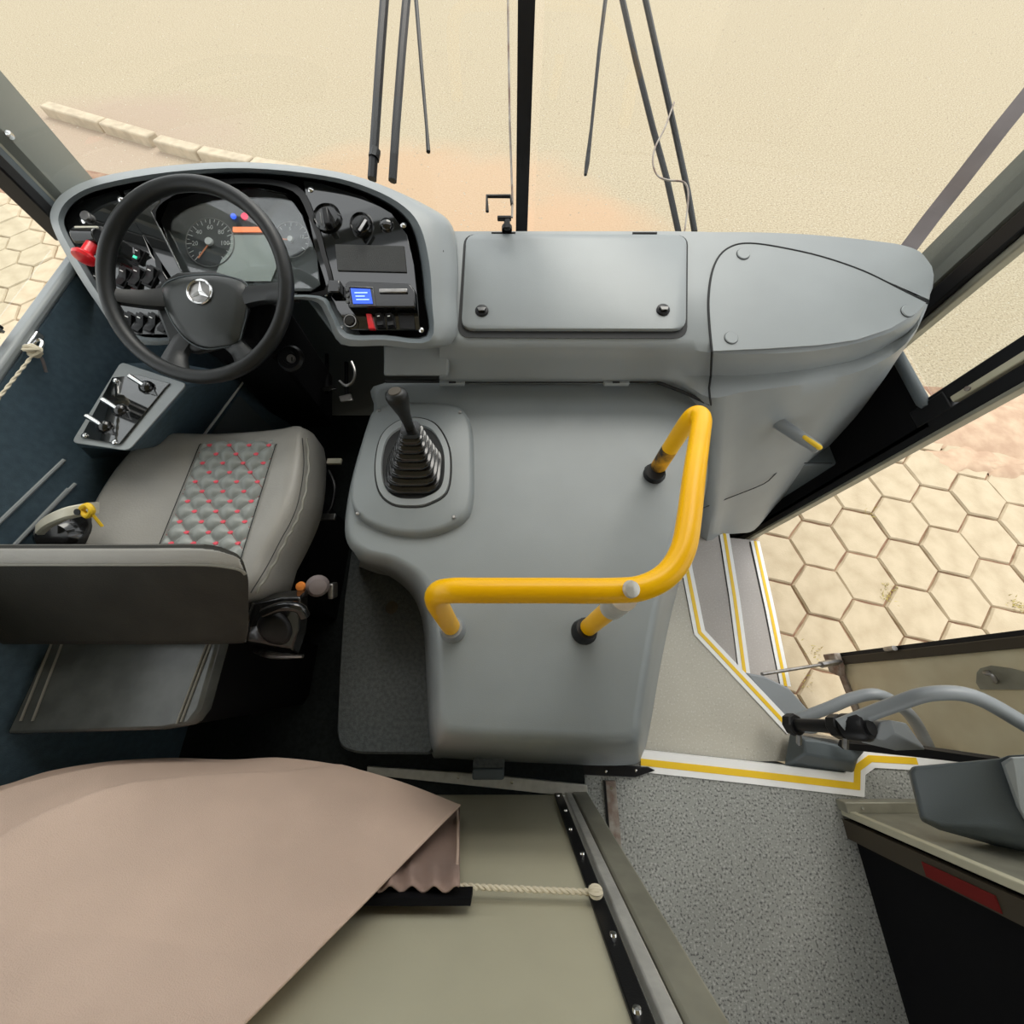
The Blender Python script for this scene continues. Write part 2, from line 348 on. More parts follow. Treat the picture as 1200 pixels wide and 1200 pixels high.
obj('pillar_cover', MB().loft([[V((XL-.09, 1.075, z)), V((XL-.03, 1.08, z)), V((XL-.005, 1.105, z)), V((XL-.005, 1.16, z)), V((XL-.03, 1.25, z)), V((XL-.10, 1.255, z))] for z in (-.2, 1.9)], True, True, True), M['pillar'], t1, smooth=35)
obj('pillar_ridge', MB().box((XL-.035, 1.085, 1.2), (.03, .016, 1.5)), M['olive'], t1, bevel=.004)
obj('pillar_bolt', MB().lathe([(.008, 0), (.008, .004), (.003, .006)], Xp(10, 158, XL-.004), (1, -.3, 0), 10), M['chrome'], t1)
# right wall front section with quarter window
wr = struct('wall_right', (XR, .9, 0))
obj('lower_panel', MB().box((XR+.0, .925, -.03), (.03, .50, 1.22)), M['soft'], wr)
obj('corner_block', MB().box((XR+.0, .718, .60), (.034, .06, .10)), M['black'], wr, bevel=.004)
obj('upper_panel', MB().box((XR+.0, .9, 1.9), (.03, .6, .25)), M['dashd'], wr)
obj('sill', MB().tube([V((XR-.015, y, .595)) for y in (.735, .75, .85, .96)], [.010, .016, .016, .016], 10), M['dashd'], wr)
obj('door_post', MB().box((XR+.01, .672, .6), (.05, .045, 2.5)), M['black'], wr, bevel=.006)
obj('post_edge', MB().box((XR+.0, .645, .6), (.035, .012, 2.5)), M['olive'], wr, bevel=.003)
obj('post_strip', MB().box((XR-.005, .712, 1.28), (.02, .022, 1.25)), M['panel'], wr, bevel=.003)
obj('screw', MB().lathe([(.007, 0), (.007, .004)], V((XR-.016, .712, .70)), (-1, 0, 0), 10), M['rust'], wr)
obj('rear_part', MB().box((1.42, -1.75, .9), (.04, 2.6, 2.2)), M['dashd'], wr)
obj('header', MB().box((XR+.02, .1, 1.93), (.04, 1.2, .18)), M['dashd'], wr)
w2 = struct('window_2', (XR, .85, .6))
obj('seal', MB().box((XR+.0, .737, 1.18), (.03, .042, 1.2)), M['black'], w2, bevel=.004)
obj('seal', MB().box((XR+.0, .975, 1.18), (.03, .022, 1.2)), M['olive'], w2, bevel=.004)
obj('pane', MB().box((XR+.012, .85, 1.18), (.004, .24, 1.15)), M['window'], w2, smooth=0)
t2 = struct('trim_2', (XR, 1.08, .6))
obj('pillar_gasket', MB().box((XR-.01, 1.01, 1.1), (.04, .05, 1.7)), M['black'], t2, bevel=.005)
obj('pillar_cover', MB().loft([[V((XR+.03, 1.04, z)), V((XR-.03, 1.045, z)), V((XR-.035, 1.075, z)), V((XR-.02, 1.085, z)), V((XR-.025, 1.10, z)), V((XR-.03, 1.16, z)), V((XR+.0, 1.175, z)), V((XR+.04, 1.17, z))] for z in (.2, 1.95)], True, True, True), M['pillar'], t2, smooth=35)
# windshield, two curved panes and a centre post
ws = struct('window_3', (0, 1.25, .85))
def arc(x): return 1.31 - .17*((x-.085)/1.2)**2 - .04*((x-.085)/1.2)**6
for x0, x1 in ((-1.16, .025), (.07, 1.3)):
    xs = [x0+(x1-x0)*k/14 for k in range(15)]
    obj('pane', MB().loft([[V((x, arc(x), z)) for x in xs] for z in (.70, 1.95)], False), M['window'], ws)
p0 = Z(618, 262, .87)
obj('centre_post', MB().loft([[V((.03+dx, 1.265+dy, z)) for dx, dy in ((-.018, 0), (.018, 0), (.012, .05), (-.012, .05))] for z in (.62, 1.95)], True, True, True), M['black'], ws)
obj('header', MB().loft([[V((x, arc(x)+dy, z)) for x in [-1.16+2.46*k/20 for k in range(21)]] for dy, z in ((0, 1.84), (-.05, 1.84), (-.05, 2.0), (0, 2.0))], False), M['dashd'], ws)
obj('front_panel', MB().loft([[V((x, arc(x)+.01, z)) for x in [-1.16+2.46*k/20 for k in range(21)]] for z in (-.4, .70)], False), M['dashd'], ws)
obj('bottom_gasket', MB().tube([V((x, arc(x), .72)) for x in [-1.16+2.46*k/20 for k in range(21)]], .018, 8), M['black'], ws)

# rear partition behind the driver
pt = struct('wall_rear', (-.4, -.38, 0))
obj('partition_panel', MB().box((-.48, -.385, .65), (1.24, .02, 1.3)), M['panel'], pt)
obj('black_strip', MB().box((.151, -.372, .65), (.026, .008, 1.3)), M['black'], pt, bevel=.002)
for k in range(8): obj('rivet', MB().lathe([(.006, 0), (.005, .003), (.001, .004)], V((.151+(.002 if k % 2 else -.004), -.368, .06+.135*k)), (0, 1, 0), 10), M['chrome'], pt)
obj('partition_rail', MB().box((.183, -.378, .65), (.022, .024, 1.3)), M['alu'], pt, bevel=.003)
obj('partition_post', MB().box((.222, -.385, .65), (.05, .04, 1.3)), M['olive'], pt, bevel=.005)
# floor trims
t3 = struct('trim_3', (.3, -.5, 0))
obj('aisle_trim', MB().box((.330, -1.4, .004), (.035, 2.12, .008)), M['rust'], t3, bevel=.002)
obj('trim_edge', MB().box((.309, -1.4, .006), (.006, 2.12, .012)), M['black'], t3)
obj('screw', MB().lathe([(.005, 0), (.004, .003)], V((.33, -.36, .008)), (0, 0, 1), 10), M['chrome'], t3)
t4 = struct('trim_4', (0, -.31, 0))
obj('black_skirting', MB().prism([Z(388, 884, .012), Z(760, 899, .012), Z(768, 903, .012), Z(745, 911, .012), Z(390, 896, .012)], (0, 0, -.01)), M['black'], t4, bevel=.002)
obj('steel_strip', MB().prism([Z(430, 898, .03), Z(560, 907, .03), Z(688, 920, .03), Z(690, 936, .03), Z(600, 926, .03), Z(430, 908, .03)], (0, 0, -.018)), M['alu'], t4, bevel=.002)
for px, py in [(472, 890), (602, 893), (668, 902), (710, 904), (745, 903), (600, 917), (537, 911), (520, 898), (465, 902), (403, 892)]:
    obj('screw', MB().lathe([(.005, 0), (.004, .004), (.001, .005)], Z(px, py, .012 if py < 905 or px > 650 else .03), (0, 0, 1), 10), M['chrome'], t4)

# ------------------------------------------------------------------ entrance steps
st = struct('entrance_steps', (.9, .1, GZ))
def plate(name, pts, z, th_, m, parent, **k): return obj(name, MB().prism([Z(x, y, z) for x, y in pts], (0, 0, -th_)), m, parent, **k)
plate('landing', [(740, 560), (800, 600), (803, 640), (806, 668), (820, 742), (928, 858), (935, 892), (752, 893), (700, 870)], -.05, .14, M['land'], st, smooth=0)
plate('step_tread', [(760, 622), (848, 624), (874, 792), (905, 850), (900, 870), (800, 760), (770, 660)], -.2, .14, M['stepm'], st, smooth=0)
plate('step_tread', [(800, 625), (884, 633), (921, 803), (960, 850), (940, 880), (860, 850), (830, 700)], -.35, .3, M['stepm'], st, smooth=0)
def ribbon(pts, w, z, th_, m, name, parent):
    P = [Z(x, y, z) for x, y in pts]; L, R = [], []
    for i, p in enumerate(P):
        d0 = (P[i]-P[i-1]).normalized() if i else None; d1 = (P[i+1]-P[i]).normalized() if i < len(P)-1 else None
        t = ((d0 or d1)+(d1 or d0)).normalized(); n = V((-t.y, t.x, 0)); s = w/2/max(.5, n.dot(V((-(d0 or d1).y, (d0 or d1).x, 0))))
        L.append(p+n*s); R.append(p-n*s)
    rings = [[L[i], R[i], R[i]-V((0, 0, th_)), L[i]-V((0, 0, th_))] for i in range(len(P))]
    return obj(name, MB().loft(rings, True, True, True), m, parent, smooth=0)
for pts, z in (([(802, 625), (805, 665), (820, 741), (927, 855)], -.05), ([(849, 625), (861, 700), (873, 791)], -.2), ([(885, 634), (903, 715), (921, 804)], -.35)):
    n = ribbon(pts, .046, z+.005, .03, M['white'], 'nosing', st); ribbon(pts, .014, z+.0065, .003, M['yline'], 'yellow_line', n)
    if z < -.06 or 1: ribbon([(x-6, y+1) for x, y in pts], .008, z+.002, .003, M['seam'], 'nosing_seam', n)
nosing = ribbon([(751, 892), (880, 906), (1002, 920), (1003, 899), (1019, 887), (1200, 898)], .062, .006, .03, M['white'], 'nosing', st)
ribbon([(751, 893), (880, 907), (1004.5, 921.5), (1005, 900), (1020, 889), (1075, 892)], .02, .0075, .003, M['yline'], 'yellow_line', nosing)
plate('landing_edge', [(752, 879), (925, 897), (925, 901), (752, 884)], -.03, .1, M['dashd'], st, smooth=0)
obj('corner_panel', MB().prism([Z(x, y, -.12) for x, y in [(874, 788), (896, 792), (925, 806), (948, 832), (960, 860), (930, 862)]], (0, 0, -.2)), M['gtube'], st, bevel=.008)
obj('step_corner_cover', MB().loft([[Z(x, y, -.02) for x, y in [(925, 858), (950, 864), (1010, 876), (1000, 912), (918, 898)]], [Z(x, y, .05) for x, y in [(942, 866), (960, 868), (1014, 880), (1000, 894), (944, 884)]]], True, True, True), M['dashd'], st, bevel=.006)

# ------------------------------------------------------------------ partition box behind the door
pr = struct('wall_door_side', (1.16, -.45, 0))
obj('partition_body', MB().box((1.35, -1.5, .7), (.5, 2.14, 1.4)), M['soft'], pr)
obj('front_face', MB().box((1.35, -.425, .7), (.52, .012, 1.4)), M['olive'], pr)
obj('edge_profile', MB().box((1.088, -.425, .7), (.022, .02, 1.4)), M['panel'], pr, bevel=.003)
obj('floor_angle', MB().box((1.22, -.405, .02), (.3, .03, .04)), M['olive'], pr, bevel=.003)
obj('screw', MB().lathe([(.005, 0), (.004, .004)], V((1.12, -.405, .04)), (0, 0, 1), 10), M['chrome'], pr)
obj('edge_brown_strip', MB().box((1.085, -.47, .7), (.02, .05, 1.4)), M['brown'], pr)  # brown strip just behind the edge profile
obj('red_sticker', MB().box((1.073, -.475, .33), (.003, .03, .16)), M['dred'], pr)

# ------------------------------------------------------------------ door leaf, swung out
dr = struct('door_1', (1.55, 0, -.4))
A = V((1.55, .045, -.40)); Cc = V((1.60, -.62, -.40)); ud = V((0, .055, 1)).normalized(); sd = (Cc-A).normalized(); nd = sd.cross(ud).normalized()
if nd.x > 0: nd = -nd
def dl(s, h, o=0): return A+sd*s+ud*h+nd*o
def dbox(name, s0, s1, h0, h1, o0, o1, m, par, **k):
    vs = [dl(s, h, o) for s in (s0, s1) for h in (h0, h1) for o in (o0, o1)]
    return obj(name, MB().add(vs, [(0, 1, 3, 2), (4, 6, 7, 5), (0, 4, 5, 1), (2, 3, 7, 6), (0, 2, 6, 4), (1, 5, 7, 3)]), m, par, **k)
dbox('panel', .02, .66, .02, 1.0, 0, -.02, M['door'], dr)
dbox('frame_rail', 0, .67, -.01, .022, .012, -.03, M['rust'], dr, bevel=.003)
dbox('frame_stile', -.012, .022, -.01, 2.2, .012, -.03, M['brown'], dr, bevel=.003)
dbox('rubber_seal', -.028, -.012, 0, 2.2, .006, -.02, M['black'], dr)
dbox('frame_stile', .64, .67, 0, 2.2, .012, -.03, M['black'], dr)
dbox('upper_pane', .02, .66, 1.02, 2.15, -.008, -.012, M['window'], dr, smooth=0)
dbox('frame_rail', 0, .67, 1.0, 1.03, .012, -.03, M['black'], dr)
hb = PL(1163, 797, A, nd)
hp = [PL(x, y, A, nd) for x, y in [(1146, 788), (1150, 783), (1162, 780), (1185, 783), (1205, 788), (1210, 808), (1150, 808), (1145, 800)]]
rec = obj('handle_recess', MB().prism([p+nd*.001 for p in hp], nd*.003), M['olive'], dr)
obj('handle', MB().tube(catmull([PL(x, y, A, nd)+nd*o for x, y, o in [(1160, 787, .004), (1161, 788, .02), (1170, 790, .022), (1174, 797, .02), (1168, 799, .004)]], 4, False), .006, 8), M['steel'], rec)
rod = obj('link_rod', MB().tube([D(893, 790, 1.52), D(962, 779, 1.68), D(985, 775, 1.74)], .007, 8), M['steel'], dr)
obj('rod_sleeve', MB().tube([D(962, 779, 1.68), D(985, 775, 1.73)], .014, 8), M['steel'], rod)
obj('hinge_bracket', MB().prism([dl(-.03, -.02, .012), dl(.05, -.02, .012), dl(.07, .03, .012), dl(.03, .05, .012), dl(-.03, .05, .012)], nd*.03), M['rust'], dr, bevel=.004)
obj('latch_bolt', MB().tube([dl(-.02, .28, .01), dl(-.02, .33, .02)], .010, 8), M['steel'], dr)
# grab rails of the door and its pivot
gr = thing('door_grab_rail', 'nearer curved grey grab rail arching in front of the cream door leaf', 'grab rail', D(1010, 840, 1.08), 'door grab rails')
obj('rail_tube', MB().tube(catmull([D(*p) for p in [(985, 850, 1.10), (1010, 840, 1.08), (1050, 825, 1.03), (1090, 813, .98), (1140, 816, .95), (1200, 848, .92), (1260, 885, .90)]], 6, False), .0185, 14), M['gtube'], gr)
g2 = thing('door_grab_rail', 'thinner grey grab rail bent down beside the door, behind the nearer one', 'grab rail', D(940, 838, 1.35), 'door grab rails')
obj('rail_tube', MB().tube(catmull([D(*p) for p in [(935, 843, 1.33), (970, 830, 1.30), (1000, 818, 1.28), (1030, 814, 1.26), (1058, 830, 1.27), (1075, 850, 1.3), (1092, 884, 1.36)]], 6, False), .0185, 14), M['gtube'], g2)
pv = thing('door_pivot', 'black door pivot bar with two octagonal clamps beside the step', 'door mechanism', D(930, 850, 1.3))
p0_, p1_ = D(928, 849, 1.26), D(1022, 853, 1.05); ax = (p1_-p0_).normalized()
obj('pivot_bar', MB().tube([p0_, p1_], .019, 16), M['black'], pv)
for q in (p0_.lerp(p1_, .02), p0_.lerp(p1_, .62)):
    c = obj('clamp', MB().lathe([(.030, -.016), (.034, -.012), (.034, .012), (.030, .016)], q, ax, 8), M['black'], pv, smooth=20)
    obj('clamp_bolt', MB().lathe([(.008, 0), (.008, .03), (.004, .034)], q+EN*.025-EU*.02, -EU, 6), M['steel'], c)
obj('bearing_block', MB().lathe([(.036, 0), (.036, .05), (.028, .06)], p0_.lerp(p1_, .72), ax, 16), M['black'], pv)
obj('base_rail', MB().prism([D(940, 862, 1.30), D(1065, 878, 1.16), D(1065, 884, 1.16), D(940, 869, 1.30)], EN*-.02), M['steel'], pv)
obj('black_rail', MB().prism([D(990, 871, 1.2), D(1085, 878, 1.1), D(1180, 892, 1.02), D(1175, 899, 1.02), D(1080, 888, 1.1), D(988, 878, 1.2)], EN*-.02), M['black'], pv)
wd = thing('pivot_cover', 'faceted grey wedge cover over the door pivot rail', 'cover', D(1045, 880, 1.1))
bs = [D(1008, 870, 1.12), D(1022, 843, 1.10), D(1062, 847, 1.08), D(1086, 879, 1.08), D(1050, 880, 1.10)]
tp = [D(1025, 866, 1.06), D(1031, 846, 1.05), D(1043, 843, 1.04), D(1048, 860, 1.04), D(1036, 868, 1.05)]
obj('shell', MB().loft([bs, tp], True, True, True), M['gtube'], wd, bevel=.004)
# grey padded box near the door
gb = thing('padded_box', 'large dark grey plastic housing with a lighter top facet beside the door-side partition', 'housing', D(1130, 940, 1.0))
r0 = [D(*p) for p in [(1078, 962, 1.02), (1064, 905, 1.02), (1068, 898, 1.01), (1168, 889, .96), (1260, 880, .92), (1300, 1010, .90), (1200, 1001, .95), (1100, 973, 1.0)]]
r1 = [D(*p) for p in [(1080, 958, .99), (1067, 906, .985), (1071, 899, .98), (1170, 889, .92), (1262, 882, .88), (1305, 1006, .87), (1204, 997, .91), (1104, 968, .965)]]
r2 = [D(*p) for p in [(1176, 948, .90), (1168, 896, .90), (1172, 889, .89), (1182, 885, .87), (1262, 880, .84), (1310, 1000, .82), (1212, 990, .86), (1195, 970, .88)]]
obj('body', MB().loft([r0, r1, r2], True, True, True), M['dashd'], gb, bevel=.01, seg=3)
obj('top_facet', MB().prism([D(*p) for p in [(1172, 893, .888), (1183, 887, .868), (1262, 882, .838), (1305, 998, .818), (1214, 986, .856), (1190, 945, .875)]], EN*.006), M['dash'], gb, bevel=.004)

# ------------------------------------------------------------------ dashboard
db = thing('dashboard', 'full-width grey dashboard with binnacle, hatch and side cover', 'dashboard', (0, .8, .3))
N1 = V((0, -.07/.34, 1)).normalized(); N1 = V((0, -.206, 1)).normalized(); Q1 = V((0, 1.1, .87))
def T(px, py, o=0): return PL(px, py, Q1, N1)+N1*o
cols = [
 # back edge | front crest | band bottom z | ledge | seam of lower face | bottom
 ((500, 271), (515, 403), (515, 441, .70), (515, 446, .68), (515, 470, .3), (515, 520, 0)),
 ((580, 271), (580, 403), (580, 441, .70), (580, 446, .68), (580, 470, .3), (580, 520, 0)),
 ((700, 271), (700, 403), (700, 441, .70), (700, 446, .68), (700, 470, .3), (700, 520, 0)),
 ((790, 271), (800, 405), (795, 441, .70), (790, 447, .68), (775, 480, .3), (775, 520, 0)),
 ((840, 272), (834, 410), (833, 440, .70), (832, 466, .69), (826, 594, .12), (820, 628, -.2)),
 ((870, 272), (870, 412), (872, 440, .70), (872, 459, .69), (858, 582, .15), (846, 626, -.2)),
 ((910, 273), (920, 411), (922, 436, .70), (922, 453, .69), (895, 567, .2), (866, 625, -.2)),
 ((950, 275), (960, 408), (964, 430, .705), (966, 446, .69), (920, 552, .26), (884, 621, -.2)),
 ((995, 279), (1005, 400), (1008, 420, .715), (1010, 434, .71), (948, 534, .33), (905, 597, -.1)),
 ((1030, 283), (1045, 387), (1045, 402, .735), (1042, 418, .728), (975, 508, .40), (930, 570, 0)),
 ((1056, 287), (1075, 368), (1070, 384, .76), (1062, 402, .755), (1000, 482, .47), (950, 550, .1)),
 ((1078, 295), (1090, 345), (1082, 362, .79), (1074, 388, .75), (1030, 452, .56), (975, 525, .2)),
 ((1092, 312), (1096, 330), (1090, 345, .81), (1082, 365, .78), (1052, 420, .66), (1000, 495, .3)),
]
colsP = []
for b, c, d, e, f_, g_ in cols:
    P0 = T(*b); P1 = T(*c)
    P2 = Z(*d); P3 = Z(*e); P4 = Z(*f_); P5 = Z(*g_)
    c0 = P0 + V((0, .02, -.03)); pre = P1 + (P0-P1).normalized()*.02
    crest = P1 + (P2-P1).normalized()*.010 + N1*-.002
    colsP.append([c0+V((0, .03, -.25)), c0, P0, P0.lerp(P1, .5), pre, crest, P1.lerp(P2, .55), P2, P2.lerp(P3, .45)+V((0, -.004, .003)), P3, P3.lerp(P4, .12), P3.lerp(P4, .5), P4, P5])
rings = [catmull([c[k] for c in colsP], 4, False) for k in range(len(colsP[0]))]
obj('body', MB().loft(rings, False), M['dash'], db, smooth=50)
# side cover over the door side
outl = [(834, 412), (831, 380), (830, 350), (834, 320), (843, 300), (858, 289), (878, 286), (910, 290), (960, 301), (1010, 318), (1055, 340), (1087, 356)]
seam = catmull([T(x, y, .0015) for x, y in outl], 5, False)
obj('cover_seam', MB().tube([p.lerp(CAM, .006) for p in (Z(834, 480, .632), Z(832, 467, .69), Z(831, 455, .696), Z(833, 441, .70))]+seam, .0028, 6), M['seam'], db)
cp = catmull([T(x, y) for x, y in outl], 5, False)+[T(x, y) for x, y in [(1088, 352), (1072, 368), (1042, 386), (1003, 399), (960, 405), (900, 409)]]
obj('side_cover', MB().prism([p+N1*.0005 for p in cp], N1*.002), M['dash'], db, smooth=30)
for px, py in ((870, 299), (856, 397), (1062, 366)):
    c = T(px, py, .003); r_ = .017
    k = obj('screw_cap', MB().lathe([(r_, 0), (r_, .0015), (r_*.9, .003)], c, N1, 24), M['dash'], db)
    obj('cap_groove', MB().tube([c+N1*.0005+(EX*math.cos(a)+V((0, .98, .2))*math.sin(a))*r_ for a in [math.pi*2*i/20 for i in range(20)]], .0009, 5, closed=True), M['seam'], k)
obj('lower_seam', MB().tube(catmull([p.lerp(CAM, .012) for p in [Z(822, 596, .121), Z(858, 582, .151), Z(895, 567, .201), Z(908, 556, .24), Z(925, 544, .262), Z(975, 543, .262)]], 3, False), .002, 5), M['seam'], db)
obj('kick_ledge', MB().prism([Z(x, y, .26) for x, y in [(925, 545), (1000, 543), (985, 520), (950, 520)]], (0, 0, -.5)), M['dashd'], db, bevel=.01)
# hatch lid
def rrect(pts, r, k=5):
    out = []; n = len(pts)
    for i in range(n):
        p, a, b = V(pts[i]), V(pts[i-1]), V(pts[(i+1) % n]); ua = (a-p).normalized()*r; ub = (b-p).normalized()*r
        for j in range(k+1):
            t = j/k; out.append(p+ua*(1-t)**2+ub*t*t)
    return out
hg = rrect([T(544, 275), T(806, 276), T(805, 397), T(536, 396)], .035)
obj('hatch_recess', MB().prism([p+N1*.0005 for p in hg], N1*.001), M['seam'], db, smooth=0)
hi = rrect([T(547, 277.5), T(803, 278.5), T(802, 389), T(541, 388.5)], .033)
lid = obj('hatch_lid', MB().loft([[p+N1*.001 for p in hi], [p+N1*.008 for p in hi], [p.lerp(T(672, 335), .012)+N1*.0105 for p in hi]], True, False, True), M['dash'], db, smooth=50)
for px, py in ((565, 368), (775, 367)):
    c = T(px, py, .0105); l = obj('latch', MB().lathe([(.017, 0), (.017, .003), (.015, .0045)], c, N1, 20), M['black'], lid)
    obj('latch_finger', MB().prism([c+N1*.0045+EX*x+V((0, 1, .2))*y for x, y in [(-.013, .004), (.013, .004), (.009, -.008), (-.009, -.008)]], N1*.006), M['rubber'], l, bevel=.002)
for px in (590, 755): obj('hatch_hinge', MB().tube([T(px-14, 275, .003), T(px+14, 275, .003)], .004, 8), M['black'], lid)
# binnacle: panel plane parallel to the dash plane at depth .93
PD = .90
def B(px, py, o=0): return D(px, py, PD-o)
ring_in = [(212, 392), (157, 390), (128, 350), (100, 305), (80, 270), (80, 252), (95, 235), (125, 223), (200, 209), (290, 204), (380, 213), (430, 228), (465, 248), (483, 272), (492, 310), (496, 350), (499, 393), (450, 391), (408, 389), (392, 365), (376, 346), (300, 346), (220, 350), (214, 370)]
ring_out = [(212, 401), (150, 400), (113, 355), (84, 310), (62, 268), (60, 245), (77, 224), (118, 207), (198, 194), (290, 190), (382, 199), (440, 214), (482, 236), (503, 262), (514, 305), (516, 350), (509, 405), (450, 405), (400, 403), (383, 372), (365, 352), (300, 354), (222, 358), (206, 378)]
nr = len(ring_in)
skirt = [(x, y) for x, y in ring_out]
for i, p in {12: (500, 243), 13: (526, 265), 14: (533, 305), 15: (533, 350), 16: (527, 403)}.items(): skirt[i] = p
a_, b_, c_, d_, e_ = [], [], [], [], []
for i in range(nr):
    pi, po = ring_in[i], ring_out[i]
    a_.append(B(*pi, -.08)); b_.append(B(pi[0]*.85+po[0]*.15, pi[1]*.85+po[1]*.15, .010)); 
    b2 = (pi[0]*.5+po[0]*.5, pi[1]*.5+po[1]*.5); c_.append(B(*b2, .018)); d_.append(B(*po, .006))
    e_.append(D(skirt[i][0], skirt[i][1], PD+.02 if 12 <= i <= 16 else PD+.02)); 
g_ = [D(skirt[i][0]+(4 if 12 <= i <= 16 else 0), skirt[i][1], PD+.10) for i in range(nr)]
rings = [catmull(r, 4) for r in (c_, d_, e_, g_)]
obj('shaded_inner_lip', MB().loft([catmull(r, 4) for r in (a_, b_, c_)]), M['dashd'], db, smooth=60)  # tube shading inside the rim, put into a darker band
obj('binnacle_rim', MB().loft(rings), M['dash'], db, smooth=60)
obj('binnacle_back', MB().prism(catmull([B(*((ring_in[i][k]+ring_out[i][k])/2 for k in (0, 1)), -.078) for i in range(nr)], 4), EN*-.01), M['soft'], db, smooth=0)
# lower block under the binnacle
obj('lower_console', MB().loft([[D(450, 404, .97), D(527, 404, .97), D(530, 400, 1.08), D(450, 400, 1.08)], [D(450, 441, 1.0), D(525, 441, 1.0), D(530, 430, 1.1), D(450, 430, 1.1)]], True, True, True), M['dash'], db, bevel=.006)
obj('column_side', MB().loft([[D(358, 348, .91), D(400, 405, .91), D(405, 405, 1.1), D(362, 350, 1.1)], [D(395, 350, .92), D(430, 404, .92), D(432, 404, 1.1), D(398, 352, 1.1)]], True, True, True), M['dashd'], db, bevel=.006)
for py in (295, 319): obj('pin_hole', MB().lathe([(.003, 0), (.003, .002)], D(507+py*.04, py, .905), EN, 8), M['seam'], db)

# glossy plates
def gplate(name, pts, o, m, par, th_=.006, bev=.0015): return obj(name, MB().prism([B(x, y, o) for x, y in pts], EN*th_), m, par, bevel=bev, smooth=30)
lp = gplate('switch_plate', [(80, 262), (88, 245), (104, 236), (140, 225), (160, 252), (180, 300), (210, 345), (212, 392), (158, 389), (118, 335), (84, 280)], -.012, M['gloss'], db)
lp2 = gplate('trim_plate', [(147, 226), (195, 214), (190, 240), (180, 250), (225, 340), (215, 345), (160, 262)], -.006, M['gloss'], db)
rp = gplate('radio_plate', [(357, 214), (380, 218), (428, 233), (460, 252), (478, 277), (486, 312), (490, 350), (493, 388), (412, 388), (396, 364), (384, 338), (372, 300), (364, 262)], -.012, M['gloss'], db)
def screw(px, py, o, par, r=.006, m='chrome'): return obj('screw', MB().lathe([(r*1.3, 0), (r*1.3, .001), (r, .002), (r*.5, .004)], B(px, py, o), EN, 12), M[m], par)
screw(141, 233, -.006, lp); screw(157, 231, 0, lp2); screw(364, 222, -.006, rp); screw(473, 264, -.006, rp); screw(496-2, 391-4, -.006, rp, .005); screw(402-2, 386-2, -.006, rp, .004); screw(382, 345, -.006, rp, .004); screw(352, 224, -.02, db); screw(98, 318-60, -.006, lp, .007)
# left control: black headlamp switch, red parking brake knob
def disc(name, px, py, r, h, o, m, par, seg=24, prof=None): return obj(name, MB().lathe(prof or [(r, 0), (r, h*.8), (r*.9, h)], B(px, py, o), EN, seg), m, par)
hs = obj('switch_block', MB().box(B(112, 280, .012), (.075, .04, .036), (EX, EU, EN)), M['black'], lp, bevel=.006)
obj('switch_barrel', MB().tube([B(92, 279, .03), B(118, 279, .03)], .019, 16), M['rubber'], hs, bevel=.002)
obj('switch_lever', MB().box(B(102, 267, .03), (.055, .006, .006), (EX, EU, EN)), M['cream'], hs, bevel=.002)
disc('control_button', 103, 255, .012, .008, -.006, M['steel'], lp)
kb = obj('red_knob', MB().lathe([(.011, 0), (.011, .036), (.018, .041), (.021, .047), (.019, .054), (.010, .058), (.001, .059)], D(110, 284, .870), (D(95, 306, .850)-D(110, 284, .870)), 24), M['red'], lp); lab(kb, 'red mushroom-shaped pull knob')
# rocker switches left (two rows), tilted like the plate
def rocker(px, py, m='black', par=lp, w_=.028, h_=.052, ang=-25, lamp=None, name='rocker_switch'):
    a = math.radians(ang); X_ = EX*math.cos(a)+EU*math.sin(a); Y_ = -EX*math.sin(a)+EU*math.cos(a)
    c = B(px, py, -.004); fr = obj(name, MB().box(c, (w_, h_, .008), (X_, Y_, EN)), M['steel'] if m == 'steel' else M['black'], par, bevel=.0015)
    hw, hl = w_*.36, h_*.40
    pts = lambda o: None
    prof = [(-hl, .010), (-hl*.1, .005), (hl, .014)]
    vs = [c+X_*x+Y_*y+EN*o for y, o in prof for x in (-hw, hw)]+[c+X_*x+Y_*y for y, o in prof for x in (-hw, hw)]
    obj('rocker', MB().add(vs, [(0, 1, 3, 2), (2, 3, 5, 4), (6, 8, 9, 7), (8, 10, 11, 9), (0, 6, 7, 1), (4, 5, 11, 10), (0, 2, 8, 6), (2, 4, 10, 8), (1, 7, 9, 3), (3, 9, 11, 5)]), M[m if m != 'steel' else 'steel'], fr, bevel=.001)
    obj('rocker_mark', MB().box(c+Y_*(hl*.55)+EN*.0122, (w_*.3, .002, .0006), (X_, Y_, EN)), M['tick'], fr)
    if lamp: obj('lamp', MB().box(c+Y_*(-hl*.5)+EN*.009, (w_*.4, .006, .002), (X_, Y_, EN)), lamp, fr)
    return fr
for px, py in ((146, 326), (162, 326), (178, 325)): rocker(px, py)
for px, py in ((152, 379), (166, 380), (180, 380), (196, 380)): rocker(px, py)
rocker(164, 301, lamp=M['ledg'], w_=.022, h_=.036); rocker(116, 330, w_=.02, h_=.03)
obj('rocker_tray', MB().box(B(176, 380, -.002), (.115, .05, .004), (EX, EU, EN)), M['rubber'], lp)
